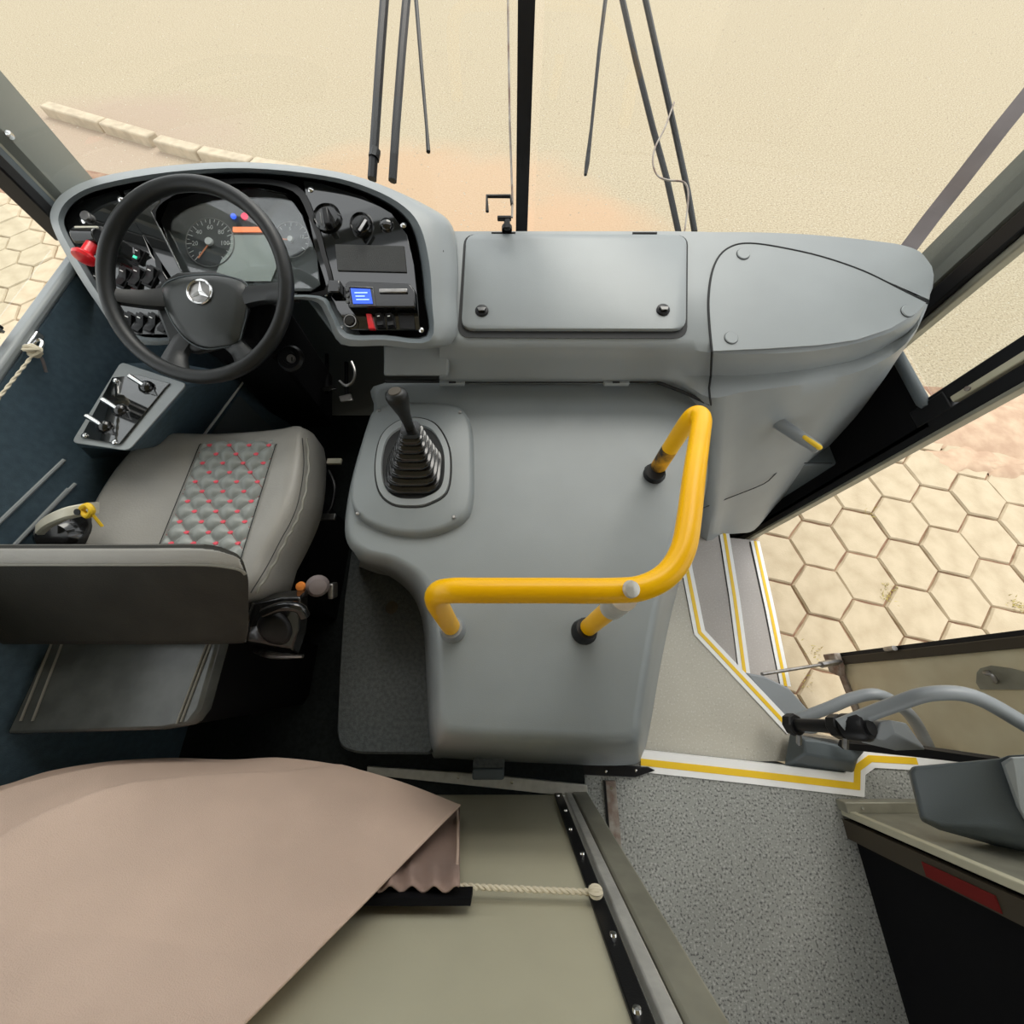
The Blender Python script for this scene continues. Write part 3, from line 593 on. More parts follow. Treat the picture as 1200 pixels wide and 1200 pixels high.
# instrument cluster in its hood
cl = obj('instrument_cluster', MB().prism([B(x, y, -.055) for x, y in [(190, 260), (200, 238), (240, 226), (300, 223), (335, 230), (352, 250), (372, 300), (376, 335), (365, 342), (220, 342)]], EN*.004), M['gauge'], db, smooth=0)
obj('hood', MB().loft([catmull([B(x, y, o) for x, y in [(183, 262), (192, 236), (235, 219), (300, 215), (343, 224), (360, 250), (377, 300), (380, 340), (300, 346), (205, 346)]], 3) for o in (-.055, .0)]+[catmull([B(x, y, -.002) for x, y in [(176, 262), (186, 230), (232, 213), (300, 209), (349, 218), (367, 248), (382, 298), (385, 345), (300, 350), (200, 350)]], 3)]), M['black'], db, smooth=50)
def gauge(px, py, r, a0, a1, n, val, par, digits=None):
    o = -.051; f_ = disc('gauge_face', px, py, r, .003, o, M['dial'], par, 32)
    obj('gauge_ring', MB().tube([B(px, py, o+.004)+(EX*math.cos(t)+EU*math.sin(t))*r for t in [2*math.pi*i/32 for i in range(32)]], .0012, 6, closed=True), M['steel'], f_)
    mb = MB()
    for k in range(n+1):
        t = math.radians(a0+(a1-a0)*k/n); dr_ = EX*math.cos(t)+EU*math.sin(t); L = r*(.2 if k % 2 == 0 else .11)
        mb.box(B(px, py, o+.0035)+dr_*(r*.96-L/2), (L, .0014, .0006), (dr_, EN.cross(dr_), EN))
    obj('scale_marks', mb, M['tick'], f_, smooth=0, kind='stuff')
    t = math.radians(val); dr_ = EX*math.cos(t)+EU*math.sin(t)
    obj('needle', MB().box(B(px, py, o+.006)+dr_*(r*.38), (r*.85, .0035, .001), (dr_, EN.cross(dr_), EN)), M['needle'], f_)
    disc('needle_hub', px, py, r*.16, .006, o+.003, M['tick'], f_, 16)
    for s, t in (digits or []):
        cu = bpy.data.curves.new('digit', 'FONT'); cu.body = s; cu.size = r*.26; cu.align_x = 'CENTER'; cu.align_y = 'CENTER'; cu.resolution_u = 2
        tmp = bpy.data.objects.new('tmp', cu); me = bpy.data.meshes.new_from_object(tmp); bpy.data.objects.remove(tmp)
        t = math.radians(t); ct = B(px, py, o+.004)+(EX*math.cos(t)+EU*math.sin(t))*r*.62
        m4 = Matrix((EX, EU, EN)).transposed().to_4x4(); m4.translation = ct-BASE[f_.name]; me.transform(m4); me.materials.append(M['tick'])
        q = bpy.data.objects.new('dial_numeral', me); link(q, f_, BASE[f_.name])
gauge(246, 284, .062, 230, -50, 24, 233, cl, [('0', 230), ('20', 184), ('40', 137), ('60', 90), ('80', 43), ('100', -3)])
gauge(341, 281, .046, 215, -35, 12, 175, cl, [('0', 190), ('5', 95), ('10', 15)])
obj('warning_lamp', MB().lathe([(.008, 0), (.008, .003)], B(287, 254, -.05), EN, 16), M['ledr'], cl)
obj('warning_lamp', MB().lathe([(.007, 0), (.007, .003)], B(274, 254, -.05), EN, 16), M['ledb'], cl)
obj('orange_display', MB().box(B(291, 269, -.049), (.078, .012, .003), (EX, EU, EN)), M['ledo'], cl)
obj('info_display', MB().prism([B(x, y, -.05) for x, y in [(272, 276), (322, 276), (324, 315), (318, 330), (250, 330)]], EN*.002), M['lcd'], cl, smooth=0)
obj('cluster_lens', MB().prism([B(x, y, -.022) for x, y in [(190, 262), (198, 238), (238, 224), (300, 220), (337, 228), (354, 252), (372, 302), (374, 338), (215, 338)]], EN*.002), M['lens'], cl, smooth=0)
# right unit: knobs, mesh panel, display, switches
for px, py, r in ((384, 256, .034), (424, 264, .028)):
    k = obj('rotary_knob', MB().lathe([(r, 0), (r, .006), (r*.86, .011), (r*.8, .006), (r*.72, .006)], B(px, py, -.006), EN, 32), M['rubber'], rp)
    a = math.radians(100 if px < 400 else 58); X_ = EX*math.cos(a)+EU*math.sin(a)
    obj('knob_grip', MB().box(B(px, py, .010), (r*1.25, r*.42 if px < 400 else r*.3, .02), (X_, EN.cross(X_), EN)), M['black'], k, bevel=.003)
    if px > 400: obj('knob_marker', MB().box(B(px+1, py, .021), (r*1.1, r*.24, .002), (X_, EN.cross(X_), EN)), M['steel'], k)
    else: obj('knob_marker', MB().box(B(px-8, py, .012), (r*.9, .004, .004), (X_, EN.cross(X_), EN)), M['gauge'], k, bevel=.002)
obj('light_sensor', MB().lathe([(.017, 0), (.016, .004), (.012, .008), (.002, .010)], B(453, 264, -.006), EN, 24), M['rubber'], rp)
gplate('mesh_panel', [(393, 287), (474, 289), (477, 320), (396, 318)], -.006, M['mesh_'], rp, .003)
tg = obj('display_unit', MB().prism([B(x, y, .016) for x, y in [(404, 332), (410, 329), (480, 332), (486, 340), (487, 360), (408, 360)]], EN*-.022), M['rubber'], rp, bevel=.003)
obj('blue_screen', MB().prism([B(x, y, .017) for x, y in [(411, 338), (434, 339), (437, 356), (414, 356)]], EN*.001), M['bluescr'], tg, smooth=0)
for py, x0, x1 in ((343, 416, 430), (347, 417, 427), (351, 418, 432)): obj('screen_line', MB().box(B((x0+x1)/2, py, .0185), ((x1-x0)*.0022, .0025, .0005), (EX, EU, EN)), M['scrtxt'], tg)
obj('screen_bezel', MB().tube([B(x, y, .018) for x, y in [(409, 336), (437, 337), (440, 358), (412, 358)]], .0012, 6, closed=True), M['steel'], tg)
for py in (340, 347, 354): obj('unit_button', MB().lathe([(.004, 0), (.004, .003)], B(407.5, py, .016), EN, 10), M['gauge'], tg)
obj('printer_slot', MB().box(B(461, 341, .018), (.068, .010, .006), (EX, EU, EN)), M['steel'], tg, bevel=.002)
obj('unit_dial', MB().lathe([(.021, 0), (.021, .004), (.017, .006), (.015, .004), (.011, .006), (.008, .004)], B(480, 345, .010), EN, 24, sx=.5, xdir=EX), M['rubber'], tg)
obj('stalk_block', MB().box(B(393, 338, .004), (.03, .03, .02), (EX, EU, EN)), M['rubber'], rp, bevel=.003)
sk = disc('lighter_socket', 410, 376, .014, .008, -.006, M['rubber'], rp); obj('socket_ring', MB().tube([B(410, 376, .003)+(EX*math.cos(t)+EU*math.sin(t))*.0145 for t in [2*math.pi*i/20 for i in range(20)]], .0012, 6, closed=True), M['steel'], sk)
rs = obj('red_switch', MB().prism([B(x, y, .004) for x, y in [(428.5, 367), (435, 367.5), (439, 385), (431.5, 385)]], EN*-.012), M['red'], rp, bevel=.002); lab(rs, 'red rocker switch')
rocker(446, 377, ang=8, par=rp, w_=.02, h_=.034); rocker(458, 377, ang=8, par=rp, w_=.02, h_=.034); 
gplate('blank_plate', [(466, 367), (485, 368), (487, 387), (469, 386)], -.006, M['black'], rp, .003)

# ------------------------------------------------------------------ steering column and wheel
sc = thing('steering_column', 'black steering column shroud with ignition lock under the wheel', 'steering column', D(290, 400, 1.2))
obj('shroud', MB().loft([[D(x, y, .94) for x, y in [(215, 345), (300, 345), (300, 400), (215, 400)]], [D(x, y, 1.05) for x, y in [(250, 360), (340, 362), (335, 430), (262, 425)]], [D(x, y, 1.5) for x, y in [(330, 440), (390, 440), (390, 500), (330, 500)]]], True, True, True), M['soft'], sc, bevel=.01)
obj('stalk', MB().tube([D(275, 345, .92), D(330, 349, .905), D(350, 349, .905)], [.010, .008, .010], 12), M['black'], sc)
ig = obj('ignition_lock', MB().lathe([(.036, 0), (.036, .006), (.030, .012), (.018, .012), (.016, .02)], D(342, 421, 1.02), EN, 28), M['black'], sc)
obj('ignition_barrel', MB().lathe([(.011, 0), (.011, .006)], D(342, 421, 1.0), EN, 20), M['steel'], ig)
obj('key_slot', MB().box(D(342, 421, .993), (.003, .011, .002), (EX, EU, EN)), M['seam'], ig)
sw = thing('steering_wheel', 'large black four-spoke steering wheel with silver star emblem', 'steering wheel', D(240, 350, .9))
WD = .80; R_ = .1925; WC = D(230, 331, WD); EW = EU*math.cos(.10)+EN*math.sin(.10)
obj('rim', MB().tube([WC+(EX*math.cos(t)*R_*1.015+EW*math.sin(t)*R_*1.03) for t in [2*math.pi*i/72 for i in range(72)]], 0.0150, 18, closed=True), M['wheelm'], sw, smooth=80)
def hub(name, pts, d0, d1, m, sc_=.97, **k):
    P0 = catmull([D(x, y, d0) for x, y in pts], 4); P1 = catmull([D(x, y, d1) for x, y in pts], 4); c = sum(P1, V())/len(P1)
    return obj(name, MB().loft([P0, [p.lerp(c, .0) for p in P1], [p.lerp(c, 1-sc_)+EN*.003 for p in P1], [p.lerp(c, .25)+EN*.008 for p in P1]], True, True, True), m, sw, **k)
obj('hub_base', MB().prism([D(x, y, 0.870) for x, y in [(188, 340), (215, 324), (255, 322), (292, 332), (296, 365), (285, 405), (235, 418), (205, 405), (192, 372)]], EN*.02), M['wheelm'], sw, bevel=.012, seg=3)
horn = hub('horn_pad', [(190, 340), (205, 328), (232, 323), (262, 324), (288, 334), (289, 358), (283, 385), (277, 401), (258, 406), (238, 407), (218, 396), (200, 372)], 0.855, 0.842, M['padm'], smooth=60)
obj('pad_seam', MB().tube(catmull([D(x, y, 0.846) for x, y in [(189, 340), (204, 327), (232, 322), (262, 323), (289, 333), (290, 358), (284, 386), (278, 402), (258, 407.5), (238, 408.5), (217, 397), (199, 372)]], 4), .0018, 6, closed=True), M['dashd'], horn)
def spoke(a, b, c, wa, wb, wc):
    rings = []
    for p, wd_ in ((a, wa), (b, wb), (c, wc)):
        p = D(*p); d = (D(*c)-D(*a)).normalized(); n = EN.cross(d).normalized()
        rings.append([p+n*wd_*x+EN*y for x, y in [(-.5, -.004), (-.42, .008), (0, .012), (.42, .008), (.5, -.004), (.3, -.014), (-.3, -.014)]])
    r = [catmull([rg[k] for rg in rings], 5, False) for k in range(7)]; rr_ = [[r[k][i] for k in range(7)] for i in range(len(r[0]))]
    obj('spoke', MB().loft(rr_, True, True, True), M['wheelm'], sw, smooth=60)
spoke((200, 350, 0.855), (170, 351, 0.835), (130, 347, 0.805), .055, .042, .034)
spoke((280, 350, 0.855), (305, 346, 0.835), (334, 342, 0.805), .055, .042, .046)
spoke((222, 392, .860), (207, 415, .850), (203, 433, .834), .055, .05, .075)
spoke((266, 395, .860), (282, 412, .850), (290, 427, .834), .05, .045, .065)
EC = D(235.5, 343, 0.836)
em = obj('emblem_ring', MB().tube([EC+EN*.004+(EX*math.cos(t)+EU*math.sin(t))*.0265 for t in [2*math.pi*i/40 for i in range(40)]], .0028, 8, closed=True), M['chrome'], sw)
obj('emblem_disc', MB().lathe([(.031, 0), (.031, .002), (.026, .0035)], EC-EN*.001, EN, 32), M['steel'], em)
for a in (90, 210, 330):
    t = math.radians(a); d = EX*math.cos(t)+EU*math.sin(t); n = EN.cross(d)
    obj('emblem_point', MB().add([EC+n*.006+EN*.003, EC-n*.006+EN*.003, EC+d*.026+EN*.004, EC+EN*.008], [(0, 1, 2), (0, 2, 3), (1, 3, 2), (0, 3, 1)]), M['chrome'], em, smooth=0)

# ------------------------------------------------------------------ left side console with three valves
cs = thing('side_console', 'blue-grey sloping side console with glossy valve plate left of the seat', 'console', D(140, 490, 1.0))
ctop = [Z(143, 424, .77), Z(222, 450, .77), Z(152, 530, .745), Z(84, 520, .745)]
cbot = [Z(200, 424, .60), Z(292, 440, .55), Z(236, 515, .45), Z(110, 545, .60)]
def lerpring(a, b, t): return [p.lerp(q, t) for p, q in zip(a, b)]
n_ = (ctop[1]-ctop[0]).cross(ctop[3]-ctop[0]).normalized(); n_ = n_ if n_.z > 0 else -n_
obj('body', MB().loft([[p-V((0, 0, .45)) for p in cbot], cbot, ctop], True, True, True), M['blue'], cs, bevel=.014, seg=3)
obj('top_bezel', MB().prism([p+n_*.0005 for p in rrect([ctop[0].lerp(ctop[2], .01), ctop[1].lerp(ctop[3], .01), ctop[2].lerp(ctop[0], .01), ctop[3].lerp(ctop[1], .01)], .015)], n_*.003), M['dash'], cs, bevel=.001)
def CT(px, py, o=0): return PL(px, py, ctop[0]+n_*.004, n_)+n_*o
vp = obj('valve_plate', MB().prism([CT(x, y) for x, y in [(133, 443), (163, 440), (200, 450), (195, 455), (141, 521), (96, 513)]], n_*.003), M['gloss'], cs, bevel=.001)
for px, py in ((137, 447), (101, 511), (136, 519)): obj('screw', MB().lathe([(.007, 0), (.006, .003), (.002, .005)], CT(px, py, .003), n_, 12), M['chrome'], vp)
for px, py in ((174, 455), (143, 482), (125, 501)):
    kn = obj('valve_knob', MB().lathe([(.017, 0), (.017, .005), (.013, .010), (.006, .013)], CT(px, py, .003), n_, 20), M['rubber'], vp)
    q = CT(px, py, .012); obj('valve_lever', MB().tube([q, CT(px-12, py-8, .02)], [.005, .0065], 10), M['chrome'], kn)
    obj('valve_flange', MB().prism([CT(px+a, py+b, .003) for a, b in [(4, -6), (12, 10), (4, 8), (-6, -4)]], n_*.003), M['rubber'], kn)
obj('edge_strip', MB().tube([Z(292, 438, .562), Z(236, 514, .468)], .004, 8), M['white'], cs)
gv = [Z(296, 440, .54), Z(330, 440, .42), Z(300, 520, .32), Z(240, 520, .44)]
gro = obj('vent_panel', MB().prism(gv, (0, 0, -.2)), M['dashd'], cs)
gnm = (gv[1]-gv[0]).cross(gv[3]-gv[0]).normalized(); gnm = gnm if gnm.z > 0 else -gnm
for k in range(12):
    t = .06+.88*k/11; a = gv[0].lerp(gv[3], t); b = gv[1].lerp(gv[2], t)
    obj('vent_slat', MB().tube([a.lerp(b, .12)+gnm*.003, a.lerp(b, .9)+gnm*.003], .0035, 5), M['dashd'], gro)

# ------------------------------------------------------------------ driver's seat
se = thing('driver_seat', 'grey leatherette driver seat with red-stitched diamond quilting', 'seat', (-.75, .3, .05))
outp = [(115, 645), (122, 612), (138, 580), (160, 548), (182, 527), (210, 517), (250, 514), (300, 511), (345, 507), (362, 506), (369, 514), (367, 555), (360, 592), (346, 625), (326, 662), (303, 702), (200, 715), (118, 700)]
O = catmull([Z(x, y, .60) for x, y in outp], 3); cen = sum(O, V())/len(O)
def sring(s, z): return [V((cen.x+(p.x-cen.x)*s, cen.y+(p.y-cen.y)*s, z)) for p in O]
def bol(p):   # raised side bolsters, shallow dish in the middle
    d = abs(p.x-(-.75)); return .018*max(0, min(1, (d-.09)/.11))
rings = [sring(.93, .49), sring(.985, .53), sring(1.0, .60), sring(.985, .618), sring(.95, .632), sring(.88, .64), sring(.75, .64), sring(.55, .638), sring(.3, .636), sring(.05, .636)]
rings = [r if i < 4 else [V((p.x, p.y, p.z+bol(p))) for p in r] for i, r in enumerate(rings)]
obj('cushion', MB().loft(rings, True, False, True), M['leather'], se, smooth=60)
# quilted centre with diamonds
x0, x1 = -.853, -.645; y0, y1 = .20, .606; nx, ny = 64, 120; q = .054; vs = []; fs = []
for j in range(ny+1):
    for i in range(nx+1):
        u = x0+(x1-x0)*i/nx; v = y0+(y1-y0)*j/ny
        a = ((u-x0)+(v-y0)*.96)/q; b = ((u-x0)-(v-y0)*.96)/q
        hgt = (abs(math.sin(math.pi*a))*abs(math.sin(math.pi*b)))**.5*.013
        e = min(1, (u-x0)/.012, (x1-u)/.012, (y1-v)/.02)
        drop = -.03*max(0, (v-.565)/.033)**2
        z = .640+hgt*max(0, e)+drop+(0 if e > .0 else -.006)
        vs.append((u+(-.008*(y1-v)), v, z))
for j in range(ny):
    for i in range(nx): k = j*(nx+1)+i; fs.append((k, k+1, k+nx+2, k+nx+1))
qp = obj('quilted_panel', MB().add(vs, fs), M['quilt'], se, smooth=60)
for a in range(-12, 18):
    for b in range(-12, 18):
        u = x0+(a+b)*q/2; v = y0+(a-b)*q/2/.96
        if x0+.008 < u < x1-.004 and y0 < v < y1+.001:
            zz = .6425+(-.03*max(0, (v-.565)/.033)**2)
            obj('stitch', MB().box((u-.008*(y1-v), v, zz+.001), (.014, .0034, .0026)).box((u-.008*(y1-v), v, zz+.001), (.007, .008, .0020)), M['thread'], qp, smooth=0)
mb = MB()
for sg_ in (1, -1):
    for n_q in range(-16, 20):
        pts = []
        for k in range(121):
            v = y0+(y1-y0)*k/120; u = x0+n_q*q-sg_*(v-y0)*.96
            if x0+.004 < u < x1-.003: pts.append(V((u-.008*(y1-v), v, .6415-.03*max(0, (v-.565)/.033)**2)))
        if len(pts) > 3: mb.tube(pts, .0011, 4)
obj('quilting_thread', mb, M['thread2'], qp, kind='stuff')
for x in (x0, x1):
    obj('seam', MB().tube([V((x-.008*(y1-v), v, .645-.03*max(0, (v-.565)/.033)**2)) for v in [y0+(y1-y0)*k/20 for k in range(21)]], .0011, 6), M['seam'], se)
# stitched edge of the right bolster
pth = catmull([Z(x, y, .655) for x, y in [(358, 512), (360, 545), (354, 585), (345, 610), (333, 632), (317, 663), (298, 694)]], 6, False)
obj('edge_piping', MB().tube([p+V((0, 0, -.008+.003*math.sin(i*1.7))) for i, p in enumerate(pth)], .003, 8), M['piping'], se)
obj('edge_seam', MB().tube([p+V((-.012, 0, -.006)) for p in pth], .0011, 6), M['seam'], se)
# backrest, folded slightly forward
def bk(px, py, d): return D(px, py, d)
prof = [(60, .83), (755, .82)]
secs = []
for px_r, s in ((-70, 0), (60, 0), (160, 0), (240, 0), (272, .25), (286, .55), (291, 1.0)):
    pull = s
    secs.append([D(px_r-(4 if s else 0), 755-2*pull, .82+.0*s), D(px_r+3*0, 730, .79), D(px_r, 700, .75), D(px_r, 672+8*pull, .715+.01*pull), D(px_r-2, 657+14*pull, .70+.015*pull), D(px_r-4*pull, 645+20*pull, .70+.02*pull), D(px_r-8*pull, 638+30*pull, .72+.03*pull), D(px_r-8*pull, 645+40*pull, .76+.03*pull), D(px_r-8*pull, 690+20*pull, .84), D(px_r-8*pull, 735+4*pull, .86)])
R2 = []
for k in range(len(secs[0])): R2.append(catmull([s_[k] for s_ in secs], 4, False))
secs2 = [[R2[k][i] for k in range(len(R2))] for i in range(len(R2[0]))]
secs3 = [catmull(s_, 3) for s_ in secs2]
ba = obj('backrest', MB().loft(secs3, True, True, True), M['leatherd'], se, smooth=60)
tr = [[secs2[i][k] + (EN*.004) for i in range(len(secs2)-2)] for k in (4, 5, 6, 7)]
tr2 = [[(secs2[i][4].lerp(secs2[i][3], .3))+EN*.004 for i in range(len(secs2)-2)]]+tr
obj('backrest_top', MB().loft(tr2, False), M['leather'], ba, smooth=60)
obj('backrest_piping', MB().tube([secs2[i][4].lerp(secs2[i][3], .3)+EN*.004 for i in range(len(secs2)-1)], .003, 8), M['piping'], ba)
# recliner housing and levers
obj('recliner_cover', MB().loft([[D(x, y, .93) for x, y in [(288, 702), (335, 692), (362, 690), (360, 740), (350, 768), (286, 756)]], [D(x, y, .88) for x, y in [(292, 708), (330, 700), (352, 700), (350, 738), (342, 760), (290, 752)]]], True, True, True), M['rubber'], se, bevel=.005)
obj('cover_edge', MB().tube([D(297, 707, .875), D(290, 730, .875), D(287, 752, .88)], .0028, 6), M['chrome'], se)
obj('recliner_knob', MB().lathe([(.045, 0), (.045, .01), (.036, .02), (.03, .022)], D(325, 735, .885), EN+EX*.3, 28, sx=.75), M['black'], se)
obj('recliner_lever', MB().tube(catmull([D(310, 718, .86), D(330, 711, .85), D(350, 712, .85), D(357, 722, .86)], 4, False), [.012]*13, 12), M['rubber'], se)
obj('lumbar_knob', MB().lathe([(.026, 0), (.028, .008), (.02, .022), (.006, .026)], D(372, 686, .95), EN+EX*.6, 20), M['mauve'], se)
obj('knob_cap', MB().lathe([(.012, 0), (.011, .006), (.003, .008)], D(353, 687, .93), EN, 16), M['orange'], se)
obj('lumbar_bracket', MB().box(D(390, 692, .98), (.014, .04, .03), (EX, EU, EN)), M['steel'], se, bevel=.003)
obj('seat_base', MB().loft([[Z(x, y, z) for x, y in [(150, 560), (340, 545), (330, 690), (150, 690)]] for z in (.42,)]+[[V((-1.0, .18, .02)), V((-.68, .18, .02)), V((-.68, .55, .02)), V((-1.0, .55, .02))][::-1]], True, True, True), M['soft'], se)
for px, py, w2_, m in ((392, 541, .05, 'cream'), (383, 606, .06, 'steel')):
    obj('rail_bracket', MB().box(Z(px, py, .36), (w2_, .022, .012)), M[m], se, bevel=.002)
obj('cable', MB().tube(catmull([Z(385, 552, .35), Z(392, 570, .36), Z(388, 595, .36), Z(380, 604, .36)], 4, False), .006, 8), M['black'], se)
obj('seat_lever', MB().tube(catmull([D(297, 762, 1.0), D(320, 768, .98), D(355, 769, .97)], 4, False), [.005, .006, .008, .009, .009, .008, .007, .006, .005], 8), M['steel'], se)

# handbrake lever on the floor at the left of the seat
hbk = thing('handbrake_lever', 'cream metal lever tied with a yellow cable tie beside the seat', 'lever', D(80, 640, .9))
lv = catmull([D(*p) for p in [(48, 620, .83), (58, 611, .82), (78, 602, .82), (95, 598, .83), (106, 596, .84), (113, 595, .85)]], 4, False)
obj('lever_arm', MB().loft([[p+EU*.013+EN*.006, p+EU*.009+EN*.010, p-EU*.009+EN*.010, p-EU*.013+EN*.006, p-EU*.013-EN*.006, p+EU*.013-EN*.006] for p in lv], True, True, True), M['cream'], hbk, smooth=30)
obj('lever_hole', MB().lathe([(.007, 0), (.007, .002)], D(91, 600, .815), EN, 14), M['seam'], hbk)
obj('yellow_tie', MB().tube(catmull([D(96, 597, .82), D(103, 592, .815), D(108, 599, .815), D(102, 605, .82)], 4), .006, 8, closed=True), M['ytie'], hbk)
obj('tie_tail', MB().tube([D(106, 600, .815), D(120, 617, .83)], .003, 6), M['ytie'], hbk)
obj('boot', MB().lathe([(.06, 0), (.055, .02), (.04, .04), (.03, .05)], D(82, 628, .90), EN+EX*.3, 20), M['rubber'], hbk)
rbt = thing('red_bottle', 'small dark red object between wall and seat under the cream lever', 'bottle', D(108, 625, .93))
obj('body', MB().lathe([(.022, 0), (.03, .01), (.03, .07), (.02, .085), (.012, .095)], D(110, 640, .96), (D(103, 612, .90)-D(110, 640, .96)), 20), M['dred'], rbt)
# pedals in the footwell
for nm, l, pts, m in (('accelerator_pedal', 'small metal pedal low in the dark footwell', [(398, 465, 1.45), (412, 462, 1.46), (415, 470, 1.44), (400, 472, 1.43)], 'steel'),
                      ('clutch_pedal', 'worn round-edged pedal glinting in the dark footwell', [(375, 456, 1.35), (392, 452, 1.36), (396, 457, 1.34), (380, 460, 1.33)], 'rubber')):
    t_ = thing(nm, l, 'pedal', D(*pts[0])); obj('pedal_pad', MB().prism([D(*p) for p in pts], EN*.012), M[m], t_, bevel=.004)
    obj('pedal_arm', MB().tube([D(pts[0][0]+8, pts[0][1]+4, pts[0][2]+.01), D(pts[0][0]+8, pts[0][1]-40, 1.5)], .008, 8), M['soft'], t_)
ho = thing('wiring_hose', 'thin curved steel-edged hose hanging in the footwell', 'hose', D(410, 440, 1.3))
obj('hose_tube', MB().tube(catmull([D(*p) for p in [(412, 424, 1.25), (416, 436, 1.24), (413, 448, 1.24), (405, 452, 1.24), (398, 447, 1.25)]], 5, False), .005, 8), M['steel'], ho)

# ------------------------------------------------------------------ engine cover and gear lever
ec = thing('engine_cover', 'large smooth grey engine cover between driver seat and steps', 'engine cover', (.15, .3, 0))
EP = [
 ((455, 450), (450, 449), (470, 470, 0)), ((620, 450), (620, 449), (620, 470, 0)), ((765, 450), (768, 449), (770, 470, 0)),
 ((822, 474), (829, 472), (838, 520, 0)), ((818, 520), (825, 520), (835, 565, -.05)), ((803, 575), (811, 578), (822, 605, -.05)),
 ((785, 635), (793, 638), (808, 640, -.05)), ((768, 700), (776, 702), (790, 705, -.05)), ((755, 770), (763, 772), (774, 780, -.05)),
 ((745, 830), (753, 835), (762, 850, -.05)), ((741, 856), (750, 862), (753, 884, -.02)), ((725, 864), (732, 875), (736, 897, 0)),
 ((640, 861), (640, 872), (640, 895, 0)), ((540, 856), (536, 867), (528, 889, 0)), ((521, 846), (512, 854), (505, 880, .1)),
 ((518, 800), (509, 800), (500, 805, .2)), ((516, 740), (507, 741), (497, 744, .2)), ((510, 703), (500, 706), (490, 712, .2)),
 ((494, 672), (486, 679), (476, 690, .2)), ((462, 652), (457, 662), (450, 672, .2)), ((428, 643), (424, 654), (420, 664, .2)),
 ((411, 624), (405, 630), (412, 648, .2)), ((414, 582), (408, 582), (420, 590, .2)), ((427, 530), (421, 529), (440, 540, .1)), ((443, 485), (438, 481), (460, 500, .1))]
ZT = .63
top = [Z(*a, ZT) for a, b, c in EP]; bev = [Z(*b, ZT-.028) for a, b, c in EP]; bas = [Z(*c) for a, b, c in EP]
bas = [V((p.x, p.y, b_.z)) if (0 <= i <= 3 or i >= 21) else b_ for i, (p, b_) in enumerate(zip(bev, bas))]
ctr = Z(650, 620, ZT)
rings = [catmull(r, 5) for r in ([p.lerp(ctr, .022) for p in top], top, [t.lerp(b_, .55)+V((0, 0, .004)) for t, b_ in zip(top, bev)], bev, [b_.lerp(c, .4)+V((0, 0, .0)) for b_, c in zip(bev, bas)], bas)]
obj('shell', MB().loft(rings, True, True, False), M['cover'], ec, smooth=50)
plo = [Z(*p, .2) for p in [(500, 640), (508, 885), (420, 884), (399, 878), (394, 862), (397, 790), (403, 700), (412, 640)]]
pb = [V((p.x, p.y, .0)) for p in plo]; plo2 = rrect(plo, .02, 3); 
obj('side_plateau', MB().loft([[V((p.x, p.y, 0)) for p in plo2], [p-V((0, 0, .008)) for p in plo2], [p.lerp(Z(450, 780, .2), .03) for p in plo2]], True, True, True), M['plateau'], ec, smooth=40)
obj('plateau_stain', MB().lathe([(.022, 0), (.018, .0012)], Z(459, 712, .2), (0, 0, 1), 12), M['brown'], ec)
obj('base_latch', MB().box(Z(573, 903, .06), (.10, .03, .10)), M['dashd'], ec, bevel=.006)
obj('latch_top', MB().box(Z(573, 893, .115), (.10, .03, .008)), M['plateau'], ec, bevel=.002)
for px in (530, 722):
    h_ = obj('hinge', MB().box(Z(px, 447.5, .672), (.072, .022, .012)), M['dash'], ec, bevel=.002)
    obj('hinge_slot', MB().box(Z(px, 448, .679), (.02, .006, .001)), M['seam'], h_)
obj('hinge_groove', MB().tube([Z(452, 447, .662), Z(620, 447, .662), Z(768, 447, .662), Z(800, 459, .662), Z(832, 474, .662)], .0045, 6), M['seam'], ec)
sup = [(440, 480), (468, 473), (515, 473), (540, 479), (551, 500), (553, 545), (552, 585), (542, 607), (510, 622), (470, 624), (432, 612), (414, 594), (412, 570), (420, 535), (430, 500)]
sO = catmull([Z(x, y, ZT+.02) for x, y in sup], 4); so_b = [V((p.x, p.y, ZT-.002)) for p in catmull([Z(x, y, ZT+.002) for x, y in [(a*1.0, b*1.0) for a, b in sup]], 4)]
gc = Z(486, 545, ZT+.02)
inn = catmull([Z(x, y, ZT+.022) for x, y in [(440, 545), (447, 512), (465, 495), (487, 490), (510, 497), (525, 520), (529, 548), (524, 578), (503, 592), (484, 595), (460, 592), (444, 576)]], 5)
sg = obj('gear_surround', MB().loft([[gc+(p-gc)*1.03-V((0, 0, .022)) for p in sO], sO, [p.lerp(gc, .06)+V((0, 0, .004)) for p in sO]], True, False, True), M['cover'], ec, smooth=60)
obj('surround_groove', MB().tube([p+V((0, 0, .002)) for p in inn], .0022, 6, closed=True), M['seam'], sg)
gi = Z(486, 545, ZT+.03)
obj('inner_ring', MB().loft([[p.lerp(gi, .02) for p in inn], [p.lerp(gi, .03)+V((0, 0, .008)) for p in inn], [p.lerp(gi, .17)+V((0, 0, .008)) for p in inn], [p.lerp(gi, .19)+V((0, 0, .002)) for p in inn]]), M['dash'], sg, smooth=50)
obj('boot_well', MB().prism([p.lerp(gi, .17)+V((0, 0, .0015)) for p in inn], (0, 0, .001)), M['seam'], sg, smooth=0)
for px, py in ((444, 481), (539, 483), (419, 602), (532, 606)): obj('screw', MB().lathe([(.005, 0), (.005, .002), (.003, .004)], Z(px, py, ZT+.025), (0, 0, 1), 12), M['steel'], sg)
gl_ = thing('gear_lever', 'black gear lever with pleated rubber boot on the engine cover', 'gear lever', Z(487, 555, ZT+.03))
